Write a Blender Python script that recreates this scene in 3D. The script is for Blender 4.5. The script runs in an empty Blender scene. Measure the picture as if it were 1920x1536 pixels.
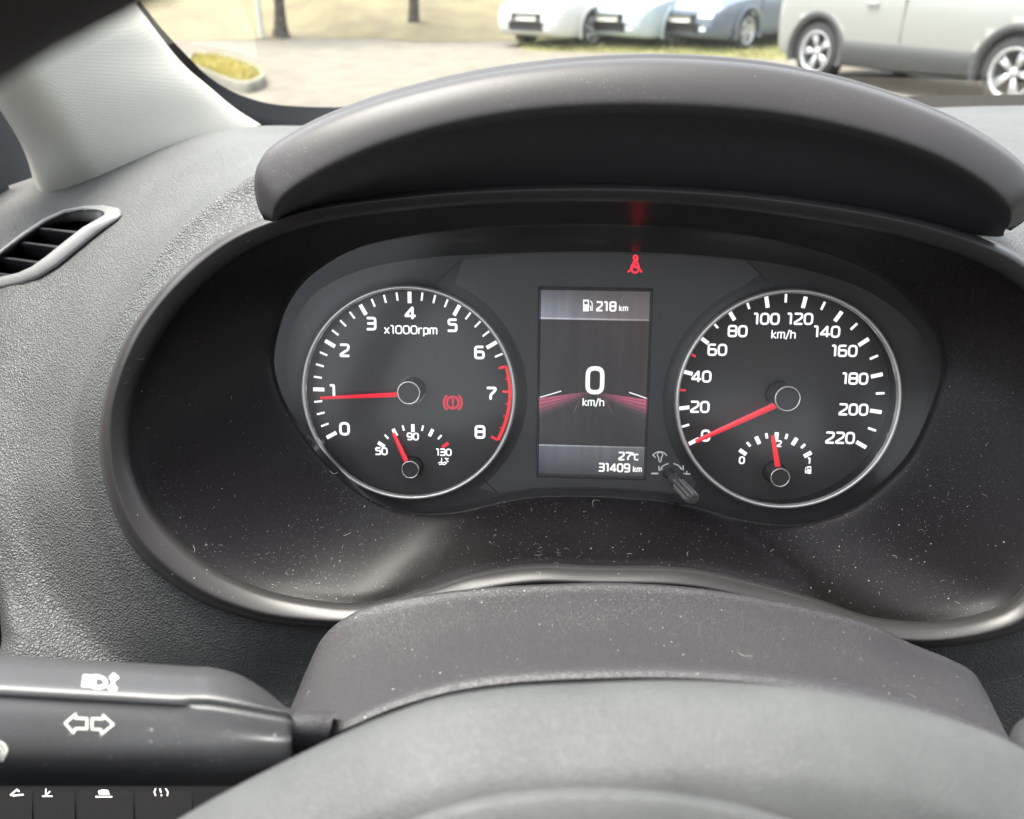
import bpy, bmesh, math, random
import numpy as np
from mathutils import Vector, Matrix
from mathutils.bvhtree import BVHTree
from mathutils.geometry import tessellate_polygon

random.seed(7); np.random.seed(7)
sc = bpy.context.scene
col = sc.collection

# ------------------------------------------------------------------ camera
F, CX, CY = 1598.0, 960.0, 768.0          # focal length in photo pixels (1920 wide), centre
PITCH = math.radians(27.7); HC = 1.38      # looking down by, height above the tarmac
cam_d = bpy.data.cameras.new('camera'); cam = bpy.data.objects.new('camera', cam_d); col.objects.link(cam)
cam_d.sensor_fit = 'HORIZONTAL'; cam_d.sensor_width = 36.0; cam_d.lens = 36.0 * F / 1920.0
cam.location = (0, 0, HC); cam.rotation_euler = (math.pi/2 - PITCH, 0, 0)
cam_d.clip_start = 0.005; cam_d.clip_end = 2000
cam_d.dof.use_dof = True; cam_d.dof.focus_distance = 0.40; cam_d.dof.aperture_fstop = 12.0
sc.camera = cam

# ------------------------------------------------------------------ sky, sun, exposure
EXP = 2.5
SUN_DIR = Vector((-0.30, 0.14, 0.94)).normalized()     # towards the sun: high, a little left and ahead
world = bpy.data.worlds.new('World'); sc.world = world; world.use_nodes = True
nt = world.node_tree; nt.nodes.clear()
sky = nt.nodes.new('ShaderNodeTexSky'); sky.sky_type = 'NISHITA'; sky.sun_disc = False
sky.sun_elevation = math.asin(SUN_DIR.z); sky.sun_rotation = math.atan2(SUN_DIR.x, SUN_DIR.y)
sky.air_density = 1.0; sky.dust_density = 3.0; sky.ozone_density = 1.0
bg = nt.nodes.new('ShaderNodeBackground'); bg.inputs[1].default_value = 0.15
wo = nt.nodes.new('ShaderNodeOutputWorld')
bw = nt.nodes.new('ShaderNodeRGBToBW'); wm = nt.nodes.new('ShaderNodeMixRGB'); wm.inputs[0].default_value = 0.72   # thin white cloud over the blue
wc_ = nt.nodes.new('ShaderNodeMixRGB'); wc_.blend_type = 'MULTIPLY'; wc_.inputs[0].default_value = 1.0; wc_.inputs[2].default_value = (1.0, .985, .94, 1)
nt.links.new(sky.outputs[0], bw.inputs[0]); nt.links.new(sky.outputs[0], wm.inputs[1]); nt.links.new(bw.outputs[0], wc_.inputs[1]); nt.links.new(wc_.outputs[0], wm.inputs[2])
nt.links.new(wm.outputs[0], bg.inputs[0]); nt.links.new(bg.outputs[0], wo.inputs[0])
sun_d = bpy.data.lights.new('sun', 'SUN'); sun = bpy.data.objects.new('sun', sun_d); col.objects.link(sun)
sun_d.energy = 1.5; sun_d.angle = math.radians(32); sun_d.color = (1.0, 0.95, 0.86)
sun.rotation_euler = SUN_DIR.to_track_quat('Z', 'Y').to_euler()
sc.view_settings.view_transform = 'Standard'; sc.view_settings.look = 'None'
sc.view_settings.exposure = EXP; sc.view_settings.gamma = 1.0
sc.render.engine = 'CYCLES'
sc.cycles.use_denoising = True
sc.cycles.max_bounces = 8; sc.cycles.transparent_max_bounces = 12
sc.cycles.caustics_reflective = False; sc.cycles.caustics_refractive = False
sc.cycles.sample_clamp_indirect = 6.0

# ------------------------------------------------------------------ pixel <-> place helpers
CAM = np.array([0, 0, HC]); RT = np.array([1., 0, 0])
FW = np.array([0, math.cos(PITCH), -math.sin(PITCH)]); DN = np.array([0, -math.sin(PITCH), -math.cos(PITCH)])
def W(px, py, z):
    return CAM + (px-CX)/F*z*RT + (py-CY)/F*z*DN + z*FW
def ray(px, py):
    return (px-CX)/F*RT + (py-CY)/F*DN + FW
def project(p):
    d = np.asarray(p) - CAM; z = d @ FW
    return CX + F*(d @ RT)/z, CY + F*(d @ DN)/z
# the instrument plane (fitted on the two chrome rings): u right, v down, w towards the driver
def _rot(r):
    t = np.linalg.norm(r); k = r/t
    K = np.array([[0, -k[2], k[1]], [k[2], 0, -k[0]], [-k[1], k[0], 0]])
    return np.eye(3) + math.sin(t)*K + (1-math.cos(t))*K @ K
_M = _rot(np.array([0.16763367, 0.06440749, 0.01283082])); _T = np.array([-0.05039147, -0.00724904, 0.41337793])
_C2W = np.stack([RT, DN, FW], 1)
KU, KV, KN = _C2W @ _M[:, 0], _C2W @ _M[:, 1], _C2W @ _M[:, 2]; K0 = CAM + _C2W @ _T
SPD = 0.18051773; RDIAL = 0.0525
def K(u, v, w=0.0):
    return K0 + u*KU + v*KV - w*KN
def uv(px, py, w=0.0):
    d = ray(px, py); o = K0 - w*KN
    t = ((o-CAM) @ KN)/(d @ KN); p = CAM + t*d - o
    return np.array([p @ KU, p @ KV])
def KP(px, py, w=0.0):
    a = uv(px, py, w); return K(a[0], a[1], w)

def cr(pts, n, closed=False):
    """Catmull-Rom through pts (m,k): n samples per span."""
    p = np.asarray(pts, float); m = len(p)
    if closed: q = np.concatenate([p[-1:], p, p[:2]])
    else: q = np.concatenate([2*p[:1]-p[1:2], p, 2*p[-1:]-p[-2:-1]])
    out = []
    for i in range(m if closed else m-1):
        a, b, c, d = q[i], q[i+1], q[i+2], q[i+3]
        for j in range(n):
            t = j/n
            out.append(0.5*((2*b) + (c-a)*t + (2*a-5*b+4*c-d)*t*t + (3*b-a-3*c+d)*t**3))
    if not closed: out.append(p[-1])
    return np.array(out)

# ------------------------------------------------------------------ object helpers
def obj(name, verts, faces, mat, parent=None, smooth=True):
    me = bpy.data.meshes.new(name)
    me.from_pydata([tuple(map(float, v)) for v in verts], [], [tuple(map(int, f)) for f in faces]); me.update()
    if smooth: me.polygons.foreach_set('use_smooth', [True]*len(me.polygons))
    if mat: me.materials.append(mat)
    o = bpy.data.objects.new(name, me); col.objects.link(o)
    if parent: attach(o, parent)
    return o
def attach(o, p):
    o.parent = p
    o.matrix_parent_inverse = Matrix.Translation(-Vector(p.get('_org', (0, 0, 0))))
def tag(o, label, cat, group=None):
    o['label'] = label; o['category'] = cat
    if group: o['group'] = group
    return o
def thing(name, label, cat, loc=(0, 0, 0), group=None):
    o = bpy.data.objects.new(name, None); col.objects.link(o); o.empty_display_size = 0.02
    o.location = loc; o['_org'] = tuple(map(float, loc))
    return tag(o, label, cat, group)
def grid_faces(nr, nc, wrap=False, off=0):
    f = []
    for r in range(nr-1):
        for c in range(nc if wrap else nc-1):
            c2 = (c+1) % nc
            f.append((off+r*nc+c, off+r*nc+c2, off+(r+1)*nc+c2, off+(r+1)*nc+c))
    return f
def loft(name, rows, mat, parent=None, nr=3, nc=4, wrap=False, cap_last=False, cap_first=False):
    """rows: (R,C,3) control net -> smooth interpolated skin"""
    rows = np.asarray(rows, float)
    dense = np.stack([cr(r, nc, wrap) for r in rows])             # R x c x 3
    dense = cr(dense.reshape(len(rows), -1), nr).reshape(-1, dense.shape[1], 3)
    R_, C_ = dense.shape[:2]
    f = grid_faces(R_, C_, wrap)
    if cap_last: f.append(tuple(range((R_-1)*C_, R_*C_)))
    if cap_first: f.append(tuple(range(C_))[::-1])
    return obj(name, dense.reshape(-1, 3), f, mat, parent)
def box(c, s):
    c = np.asarray(c, float); v = []
    for dz in (-.5, .5):
        for dx, dy in ((-.5, -.5), (.5, -.5), (.5, .5), (-.5, .5)):
            v.append(c + np.array([dx*s[0], dy*s[1], dz*s[2]]))
    return v, [(0, 3, 2, 1), (4, 5, 6, 7), (0, 1, 5, 4), (1, 2, 6, 5), (2, 3, 7, 6), (3, 0, 4, 7)]
def join(parts):
    V, Fc = [], []
    for v, f in parts:
        n = len(V); V += list(v); Fc += [tuple(i+n for i in q) for q in f]
    return V, Fc
def bevel(o, w, seg=2):
    m = o.modifiers.new('bevel', 'BEVEL'); m.width = w; m.segments = seg; m.limit_method = 'ANGLE'; m.angle_limit = math.radians(35)
    return o
def bvh_of(o):
    me = o.data
    return BVHTree.FromPolygons([v.co.copy() for v in me.vertices], [tuple(p.vertices) for p in me.polygons])
def hit(b, px, py, lift=0.0):
    d = Vector(ray(px, py)).normalized()
    loc, nrm, i, dist = b.ray_cast(Vector(CAM), d)
    if loc is None: return None
    if nrm.dot(d) > 0: nrm = -nrm
    return np.array(loc + nrm*lift)

# ------------------------------------------------------------------ materials
def mat(name, base, rough=0.5, metal=0.0, spec=0.5, emis=None, es=0.0, coat=0.0):
    m = bpy.data.materials.new(name); m.use_nodes = True
    b = m.node_tree.nodes['Principled BSDF']
    b.inputs['Base Color'].default_value = (*base, 1); b.inputs['Roughness'].default_value = rough
    b.inputs['Metallic'].default_value = metal; b.inputs['Specular IOR Level'].default_value = spec
    b.inputs['Coat Weight'].default_value = coat
    if emis:
        b.inputs['Emission Color'].default_value = (*emis, 1); b.inputs['Emission Strength'].default_value = es
    return m
def nodes(m):
    t = m.node_tree; return t, t.nodes, t.links, t.nodes['Principled BSDF']
def coords(m, scale=(1, 1, 1)):
    t, n, l, b = nodes(m)
    tc = n.new('ShaderNodeTexCoord'); mp = n.new('ShaderNodeMapping'); mp.inputs['Scale'].default_value = scale
    l.new(tc.outputs['Object'], mp.inputs[0]); return mp.outputs[0]
def bump(m, height, strength, dist):
    t, n, l, b = nodes(m)
    bp = n.new('ShaderNodeBump'); bp.inputs['Strength'].default_value = strength; bp.inputs['Distance'].default_value = dist
    l.new(height, bp.inputs['Height'])
    if b.inputs['Normal'].is_linked: l.new(b.inputs['Normal'].links[0].from_socket, bp.inputs['Normal'])
    l.new(bp.outputs[0], b.inputs['Normal'])
def leather(m, scale, strength=0.6, dist=0.0006, warp=0.4):
    t, n, l, b = nodes(m); co = coords(m)
    nz = n.new('ShaderNodeTexNoise'); nz.inputs['Scale'].default_value = scale*0.55; nz.inputs['Detail'].default_value = 2
    mx = n.new('ShaderNodeMixRGB'); mx.blend_type = 'LINEAR_LIGHT'; mx.inputs[0].default_value = warp/scale*2.2
    l.new(co, nz.inputs['Vector']); l.new(co, mx.inputs[1]); l.new(nz.outputs['Color'], mx.inputs[2])
    vo = n.new('ShaderNodeTexVoronoi'); vo.feature = 'DISTANCE_TO_EDGE'; vo.inputs['Scale'].default_value = scale
    l.new(mx.outputs[0], vo.inputs['Vector'])
    rp = n.new('ShaderNodeValToRGB'); rp.color_ramp.elements[0].position = 0.0; rp.color_ramp.elements[1].position = 0.28
    rp.color_ramp.interpolation = 'B_SPLINE'
    l.new(vo.outputs['Distance'], rp.inputs[0])
    n2 = n.new('ShaderNodeTexNoise'); n2.inputs['Scale'].default_value = scale*3; n2.inputs['Detail'].default_value = 3
    l.new(co, n2.inputs['Vector'])
    ad = n.new('ShaderNodeMath'); ad.operation = 'MULTIPLY_ADD'; ad.inputs[1].default_value = 0.25
    l.new(n2.outputs['Fac'], ad.inputs[0]); l.new(rp.outputs[0], ad.inputs[2])
    bump(m, ad.outputs[0], strength, dist)
def vary(m, c0, c1, scale, detail=3, rough=None):
    t, n, l, b = nodes(m); co = coords(m)
    nz = n.new('ShaderNodeTexNoise'); nz.inputs['Scale'].default_value = scale; nz.inputs['Detail'].default_value = detail
    l.new(co, nz.inputs['Vector'])
    rp = n.new('ShaderNodeValToRGB'); rp.color_ramp.elements[0].color = (*c0, 1); rp.color_ramp.elements[1].color = (*c1, 1)
    rp.color_ramp.elements[0].position = 0.3; rp.color_ramp.elements[1].position = 0.7
    l.new(nz.outputs['Fac'], rp.inputs[0]); l.new(rp.outputs[0], b.inputs['Base Color'])
    if rough:
        mr = n.new('ShaderNodeMapRange'); mr.inputs['To Min'].default_value = rough[0]; mr.inputs['To Max'].default_value = rough[1]
        l.new(nz.outputs['Fac'], mr.inputs['Value']); l.new(mr.outputs[0], b.inputs['Roughness'])
def grain(m, scale, strength, dist):
    t, n, l, b = nodes(m); co = coords(m)
    nz = n.new('ShaderNodeTexNoise'); nz.inputs['Scale'].default_value = scale; nz.inputs['Detail'].default_value = 3
    l.new(co, nz.inputs['Vector']); bump(m, nz.outputs['Fac'], strength, dist)
def dusty(m, scale, thr, amt, dcol=(.34, .32, .29), patch=18):
    t, n, l, b = nodes(m); co = coords(m)
    n1 = n.new('ShaderNodeTexNoise'); n1.inputs['Scale'].default_value = scale; n1.inputs['Detail'].default_value = 2
    n2 = n.new('ShaderNodeTexNoise'); n2.inputs['Scale'].default_value = patch; n2.inputs['Detail'].default_value = 4
    l.new(co, n1.inputs['Vector']); l.new(co, n2.inputs['Vector'])
    r1 = n.new('ShaderNodeMapRange'); r1.inputs['From Min'].default_value = thr; r1.inputs['From Max'].default_value = thr+.07; l.new(n1.outputs['Fac'], r1.inputs['Value'])
    r2 = n.new('ShaderNodeMapRange'); r2.inputs['From Min'].default_value = .42; r2.inputs['From Max'].default_value = .68; r2.inputs['To Min'].default_value = .15; l.new(n2.outputs['Fac'], r2.inputs['Value'])
    mu = n.new('ShaderNodeMath'); mu.operation = 'MULTIPLY'; l.new(r1.outputs[0], mu.inputs[0]); l.new(r2.outputs[0], mu.inputs[1])
    m3 = n.new('ShaderNodeMath'); m3.operation = 'MULTIPLY'; m3.inputs[1].default_value = amt; l.new(mu.outputs[0], m3.inputs[0])
    mx = n.new('ShaderNodeMixRGB'); mx.inputs[2].default_value = (*dcol, 1); l.new(m3.outputs[0], mx.inputs[0])
    if b.inputs['Base Color'].is_linked: l.new(b.inputs['Base Color'].links[0].from_socket, mx.inputs[1])
    else: mx.inputs[1].default_value = b.inputs['Base Color'].default_value
    l.new(mx.outputs[0], b.inputs['Base Color'])
def em(v): return v/2**EXP

M = {}
M['dash'] = mat('dash_soft_plastic', (.085, .088, .086), .52, spec=.5); leather(M['dash'], 620, .9, .0005); vary(M['dash'], (.064, .067, .065), (.082, .085, .083), 22)
M['hood'] = mat('hood_satin_plastic', (.040, .037, .037), .45, spec=.34); vary(M['hood'], (.036, .034, .034), (.044, .041, .041), 9, rough=(.40, .48)); grain(M['hood'], 2600, .12, .0002)
M['bezel'] = mat('bezel_satin_plastic', (.030, .028, .028), .40, spec=.38); vary(M['bezel'], (.036, .034, .033), (.046, .043, .042), 14, rough=(.28, .35)); grain(M['bezel'], 2600, .08, .0002)
M['under'] = mat('hood_underside_plastic', (.034, .031, .034), .5)
M['funnel'] = mat('funnel_black_plastic', (.008, .007, .008), .33, spec=.21); vary(M['funnel'], (.0085, .0070, .0074), (.0110, .0092, .0092), 20, rough=(.33, .41))
M['mask'] = mat('cluster_mask_plastic', (.052, .052, .055), .42); grain(M['mask'], 1800, .08, .0002)
M['maskdark'] = mat('cluster_wall_gloss_black', (.014, .015, .016), .30, coat=.2)
M['surround'] = mat('dial_surround_satin', (.020, .020, .021), .42)
M['black'] = mat('black_gap', (.004, .004, .004), .6)
M['face'] = mat('dial_face_black', (.040, .039, .039), .38); grain(M['face'], 3000, .05, .0001)
M['cup'] = mat('dial_cup_gloss', (.012, .012, .013), .12)
M['chrome'] = mat('satin_chrome', (.72, .70, .67), .38, metal=.75)
M['ringhub'] = mat('hub_ring_chrome', (.75, .72, .68), .22, metal=1.0)
M['hubcap'] = mat('pointer_hub_cap', (.030, .030, .030), .45)
M['white'] = mat('backlit_white', (.8, .8, .8), .5, emis=(1, 1, 1), es=em(1.05))
M['lcdtext'] = mat('screen_white', (.3, .3, .3), .5, emis=(1, 1, .97), es=em(.95))
M['print'] = mat('grey_print', (.5, .5, .5), .5, emis=(.9, .93, 1), es=em(.22))
M['red'] = mat('backlit_red', (.5, .01, .02), .4, emis=(1, .045, .06), es=em(.72))
M['pointer'] = mat('pointer_red', (.55, .01, .02), .3, emis=(1, .035, .065), es=em(.70))
M['telltale'] = mat('telltale_red', (.3, .01, .02), .4, emis=(1, .012, .028), es=em(3.0))
M['brakelamp'] = mat('telltale_dim_red', (.3, .01, .02), .4, emis=(1, .04, .08), es=em(.62))
M['frame'] = mat('screen_frame_plastic', (.05, .05, .053), .3)
M['knob'] = mat('knob_black', (.060, .056, .053), .28)
M['vent'] = mat('vent_satin', (.20, .20, .195), .40); grain(M['vent'], 1500, .1, .0002)
M['slat'] = mat('vent_slat_black', (.035, .034, .036), .35)
M['pillar'] = mat('pillar_woven_grey', (.50, .49, .43), .75)
M['frit'] = mat('ceramic_border', (.035, .036, .04), .35)
M['door'] = mat('door_trim_dark', (.045, .05, .06), .6); grain(M['door'], 400, .2, .0006)
M['shroud'] = mat('column_shroud_plastic', (.039, .038, .041), .46); leather(M['shroud'], 1100, .5, .0003)
M['stalk'] = mat('stalk_plastic', (.050, .051, .053), .36); grain(M['stalk'], 900, .12, .0003)
M['collar'] = mat('stalk_collar_plastic', (.055, .055, .057), .4)
M['symbol'] = mat('stalk_white_print', (.80, .82, .74), .55)
M['hub'] = mat('wheel_hub_skin', (.135, .142, .142), .55); leather(M['hub'], 1300, .5, .0003); vary(M['hub'], (.058, .062, .062), (.080, .084, .083), 40)
M['rim'] = mat('wheel_rim_leather', (.030, .028, .028), .55); leather(M['rim'], 500, .5, .0005)
M['switch'] = mat('switch_black', (.006, .006, .0065), .7, spec=.2)
M['dust'] = mat('dust_specks', (.42, .40, .37), .9)
M['roof'] = mat('headliner_fabric', (.42, .41, .38), .9)

dusty(M['funnel'], 1500, .61, .17); dusty(M['bezel'], 1500, .63, .18); dusty(M['shroud'], 1300, .60, .30); dusty(M['hood'], 1300, .64, .25); dusty(M['stalk'], 1200, .62, .25)
# woven dots on the pillar cover
t, n, l, b = nodes(M['pillar'])
co = coords(M['pillar'], (1, 1, 1))
rotm = n.new('ShaderNodeMapping'); rotm.inputs['Rotation'].default_value = (0.5, 0.75, 0.3); l.new(co, rotm.inputs[0])
vo = n.new('ShaderNodeTexVoronoi'); vo.inputs['Scale'].default_value = 700; vo.inputs['Randomness'].default_value = 0.25
l.new(rotm.outputs[0], vo.inputs['Vector']); bump(M['pillar'], vo.outputs['Distance'], .32, .0006)

# clear cover: see-through sheet with real reflections
def clear_glass(name, tint=(1, 1, 1), rough=0.0, ior=1.45, dusty=0.0):
    m = bpy.data.materials.new(name); m.use_nodes = True
    n, l = m.node_tree.nodes, m.node_tree.links; n.clear()
    o = n.new('ShaderNodeOutputMaterial'); tr = n.new('ShaderNodeBsdfTransparent'); gl = n.new('ShaderNodeBsdfGlossy')
    tr.inputs[0].default_value = (*tint, 1); gl.inputs['Roughness'].default_value = rough
    fr = n.new('ShaderNodeFresnel'); fr.inputs[0].default_value = ior
    mx = n.new('ShaderNodeMixShader'); l.new(fr.outputs[0], mx.inputs[0]); l.new(tr.outputs[0], mx.inputs[1]); l.new(gl.outputs[0], mx.inputs[2])
    last = mx.outputs[0]
    if dusty:
        df = n.new('ShaderNodeBsdfDiffuse'); df.inputs[0].default_value = (.8, .78, .74, 1)
        m2 = n.new('ShaderNodeMixShader'); m2.inputs[0].default_value = dusty
        l.new(last, m2.inputs[1]); l.new(df.outputs[0], m2.inputs[2]); last = m2.outputs[0]
    l.new(last, o.inputs[0]); return m
M['lens'] = clear_glass('cluster_lens', (.98, .98, .98), .13, 1.38, .012)
M['screenglass'] = clear_glass('windscreen_glass', (.97, .985, .975), .0, 1.45)

# vertex colour emission for the display's drawn graphics
m = bpy.data.materials.new('display_graphics'); m.use_nodes = True; M['lcd'] = m
t, n, l, b = nodes(m); b.inputs['Base Color'].default_value = (.015, .015, .018, 1); b.inputs['Roughness'].default_value = .25
at = n.new('ShaderNodeAttribute'); at.attribute_name = 'glow'
nz = n.new('ShaderNodeTexNoise'); nz.inputs['Scale'].default_value = 330; nz.inputs['Detail'].default_value = 0
mp = n.new('ShaderNodeMapping'); mp.inputs['Scale'].default_value = (1.0, .0, .08); mp.inputs['Rotation'].default_value = (0, .7, 0)
tc = n.new('ShaderNodeTexCoord'); l.new(tc.outputs['Object'], mp.inputs[0]); l.new(mp.outputs[0], nz.inputs['Vector'])
mr = n.new('ShaderNodeMapRange'); mr.inputs['From Min'].default_value = .3; mr.inputs['From Max'].default_value = .7; mr.inputs['To Min'].default_value = .9; mr.inputs['To Max'].default_value = 1.12
l.new(nz.outputs['Fac'], mr.inputs['Value'])
mul = n.new('ShaderNodeMixRGB'); mul.blend_type = 'MULTIPLY'; mul.inputs[0].default_value = 1
l.new(at.outputs['Color'], mul.inputs[1]); l.new(mr.outputs[0], mul.inputs[2])
l.new(mul.outputs[0], b.inputs['Emission Color']); b.inputs['Emission Strength'].default_value = em(1.0)

# ------------------------------------------------------------------ stroke lettering
def round_poly(pts, r, closed=False, seg=4):
    p = [np.array(q, float) for q in pts]; out = []; n = len(p)
    for i in range(n):
        if not closed and i in (0, n-1): out.append(p[i]); continue
        a, b, c = p[i-1], p[i], p[(i+1) % n]
        la, lc = np.linalg.norm(a-b), np.linalg.norm(c-b); k = min(r, la*.5, lc*.5)
        s, e = b+(a-b)/max(la, 1e-9)*k, b+(c-b)/max(lc, 1e-9)*k
        for j in range(seg+1):
            t = j/seg; out.append((1-t)**2*s + 2*t*(1-t)*b + t*t*e)
    q = [out[0]]
    for x in out[1:]:
        if np.linalg.norm(x-q[-1]) > 1e-6: q.append(x)
    if closed and np.linalg.norm(q[0]-q[-1]) < 1e-6: q.pop()
    return q
def ribbon(pts, w, closed=False, cap=True):
    """2-D stroke of width w -> verts2d, faces"""
    p = np.array(pts); n = len(p); L, R_ = [], []
    for i in range(n):
        a = p[(i-1) % n] if (closed or i > 0) else None; c = p[(i+1) % n] if (closed or i < n-1) else None
        d1 = (p[i]-a) if a is not None else (c-p[i]); d2 = (c-p[i]) if c is not None else (p[i]-a)
        d1 = d1/np.linalg.norm(d1); d2 = d2/np.linalg.norm(d2)
        t = d1+d2; t = t/max(np.linalg.norm(t), 1e-6); nn = np.array([-t[1], t[0]])
        k = w/2/max(abs(nn @ np.array([-d1[1], d1[0]])), .5)
        L.append(p[i]+nn*k); R_.append(p[i]-nn*k)
    V = L+R_; Fc = []
    for i in range(n if closed else n-1):
        j = (i+1) % n; Fc.append((i, j, n+j, n+i))
    if cap and not closed:
        for e, s in ((0, -1), (n-1, 1)):
            c = p[e]; d = (p[1]-p[0]) if e == 0 else (p[-1]-p[-2]); d = d/np.linalg.norm(d)*s
            nn = np.array([-d[1], d[0]]); k0 = len(V)
            for j in range(1, 4):
                a = math.pi*j/4; V.append(c + nn*(w/2)*math.cos(a) + d*(w/2)*.55*math.sin(a))
            ids = [L[e], R_[e]]
            i0, i1 = (n+e, e) if s < 0 else (e, n+e)
            Fc.append((i0, k0, k0+1, k0+2, i1))
    return V, Fc
G = {  # advance width, strokes (closed flag)
 '0': (.74, [([(0, 0), (.74, 0), (.74, 1), (0, 1)], 1, .34)]),
 '1': (.40, [([(0, 1), (.30, 1), (.30, 0)], 0, .12)]),
 '2': (.72, [([(.02, 1), (.72, 1), (.72, .60), (.02, .14), (.02, 0), (.74, 0)], 0, .20)]),
 '3': (.72, [([(.02, 1), (.72, 1), (.72, 0), (0, 0)], 0, .2), ([(.06, .52), (.70, .52)], 0, .1)]),
 '4': (.78, [([(.60, 1), (0, .30), (0, .24), (.84, .24)], 0, .06), ([(.60, 1), (.60, 0)], 0, .1)]),
 '5': (.72, [([(.70, 1), (.05, 1), (.05, .58), (.72, .58), (.72, 0), (0, 0)], 0, .17)]),
 '6': (.72, [([(.66, 1), (0, 1), (0, 0), (.72, 0), (.72, .56), (.04, .56)], 0, .2)]),
 '7': (.70, [([(0, 1), (.72, 1), (.72, .80), (.30, .36), (.30, 0)], 0, .14)]),
 '8': (.74, [([(0, 0), (.74, 0), (.74, 1), (0, 1)], 1, .22), ([(.06, .52), (.68, .52)], 0, .1)]),
 '9': (.72, [([(.06, 0), (.72, 0), (.72, 1), (0, 1), (0, .44), (.68, .44)], 0, .2)]),
 'x': (.56, [([(0, .74), (.56, 0)], 0, .1), ([(0, 0), (.56, .74)], 0, .1)]),
 'r': (.40, [([(0, .74), (0, 0)], 0, .1), ([(.03, .50), (.10, .72), (.42, .72)], 0, .12)]),
 'p': (.56, [([(0, -.28), (0, .74), (.56, .74), (.56, 0), (.03, 0)], 0, .16)]),
 'm': (.86, [([(0, 0), (0, .74), (.86, .74), (.86, 0)], 0, .14), ([(.43, .70), (.43, 0)], 0, .1)]),
 'k': (.52, [([(0, 1), (0, 0)], 0, .1), ([(.48, .74), (.06, .36), (.52, 0)], 0, .04)]),
 'h': (.54, [([(0, 1), (0, 0)], 0, .1), ([(.03, .70), (.54, .72), (.54, 0)], 0, .18)]),
 '/': (.38, [([(.38, 1.05), (0, -.12)], 0, .1)]),
 'C': (.50, [([(.52, .8), (0, .8), (0, 0), (.52, 0)], 0, .2)]),
 'o': (.20, [([(0, .72), (.2, .72), (.2, 1), (0, 1)], 1, .1)]),
 ' ': (.15, []),
}
def text_mesh(s, cpx, cpy, h, wpl, stroke=.17, gap=.26, sx=1.0, lift=0.0001):
    """lettering centred on the pixel, h pixels tall, on the instrument plane at depth wpl"""
    c = uv(cpx, cpy, wpl)
    pxu = np.linalg.norm(uv(cpx+5, cpy, wpl)-uv(cpx-5, cpy, wpl))/10; pxv = np.linalg.norm(uv(cpx, cpy+5, wpl)-uv(cpx, cpy-5, wpl))/10
    eh = h*(1-stroke)             # centre-line height
    x = 0; parts = []; k = 0
    total = sum(G[ch][0]*sx + gap for ch in s) - gap
    for ch in s:
        adv, strokes = G[ch]
        for pts, cl, r in strokes:
            q = round_poly([(a*sx, b_) for a, b_ in pts], r*min(sx, 1), bool(cl))
            V, Fc = ribbon(q, stroke/(1-stroke), bool(cl))
            V3 = [K(c[0]+(x+v[0]-total/2)*eh*pxu, c[1]-(v[1]-.5)*eh*pxv, wpl+lift+k*2e-5) for v in V]
            parts.append((V3, Fc)); k += 1
        x += adv*sx+gap
    return join(parts)
def stroke_px(paths, width, wpl, lift=.0001):
    """strokes given in photo pixels, drawn on the instrument plane; paths: (points, closed)"""
    parts = []
    for k, (pts, cl) in enumerate(paths):
        V, Fc = ribbon([np.array(p, float) for p in pts], width, bool(cl))
        parts.append(([KP(v[0], v[1], wpl+lift+k*2e-5) for v in V], Fc))
    return join(parts)
def arc_px(cx, cy, r, a0, a1, n=14, ry=None):
    ry = ry or r
    return [(cx+r*math.cos(math.radians(a0+(a1-a0)*i/n)), cy-ry*math.sin(math.radians(a0+(a1-a0)*i/n))) for i in range(n+1)]
def poly_px(polys, wpl, lift=.0001):
    parts = []
    for k, pts in enumerate(polys):
        parts.append(([KP(x, y, wpl+lift+k*2e-5) for x, y in pts], [tuple(range(len(pts)))]))
    return join(parts)
def disc(cu, cv, r, w, n=64, r_in=0):
    a = np.linspace(0, 2*math.pi, n, endpoint=False)
    if r_in == 0: return [K(cu+r*math.cos(t), cv+r*math.sin(t), w) for t in a], [tuple(range(n))]
    V = [K(cu+q*math.cos(t), cv+q*math.sin(t), w) for q in (r, r_in) for t in a]
    return V, grid_faces(2, n, True)
def lathe(cu, cv, prof, n=72):
    a = np.linspace(0, 2*math.pi, n, endpoint=False)
    return [K(cu+r*math.cos(t), cv+r*math.sin(t), w) for r, w in prof for t in a], grid_faces(len(prof), n, True)
def bar_uv(cu, cv, ang, r0, r1, wd, w, th=.00025):
    """radial bar on the dial (a thin raised pad)"""
    d = np.array([math.cos(ang), -math.sin(ang)]); s = np.array([d[1], -d[0]])
    q = [d*r0+s*wd/2, d*r1+s*wd/2, d*r1-s*wd/2, d*r0-s*wd/2]
    V = [K(cu+p[0], cv+p[1], w+h) for h in (0, th) for p in q]
    return V, [(4, 5, 6, 7), (0, 1, 5, 4), (1, 2, 6, 5), (2, 3, 7, 6), (3, 0, 4, 7)]
# ================================================================== SETTING: ground outside
def ground_mat():
    m = mat('pale_tarmac', (.2, .18, .14), .9)
    vary(m, (.125, .112, .088), (.185, .168, .133), 2.6, 12); grain(m, 60, .6, .02); return m
gr = obj('ground', [(-400, -60, 0), (400, -60, 0), (400, 600, 0), (-400, 600, 0)], [(0, 1, 2, 3)], ground_mat(), smooth=False); gr['kind'] = 'structure'
def on_ground(px, py, z=0.0):
    d = ray(px, py); t = (z-HC)/d[2]; return CAM + t*d

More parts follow.
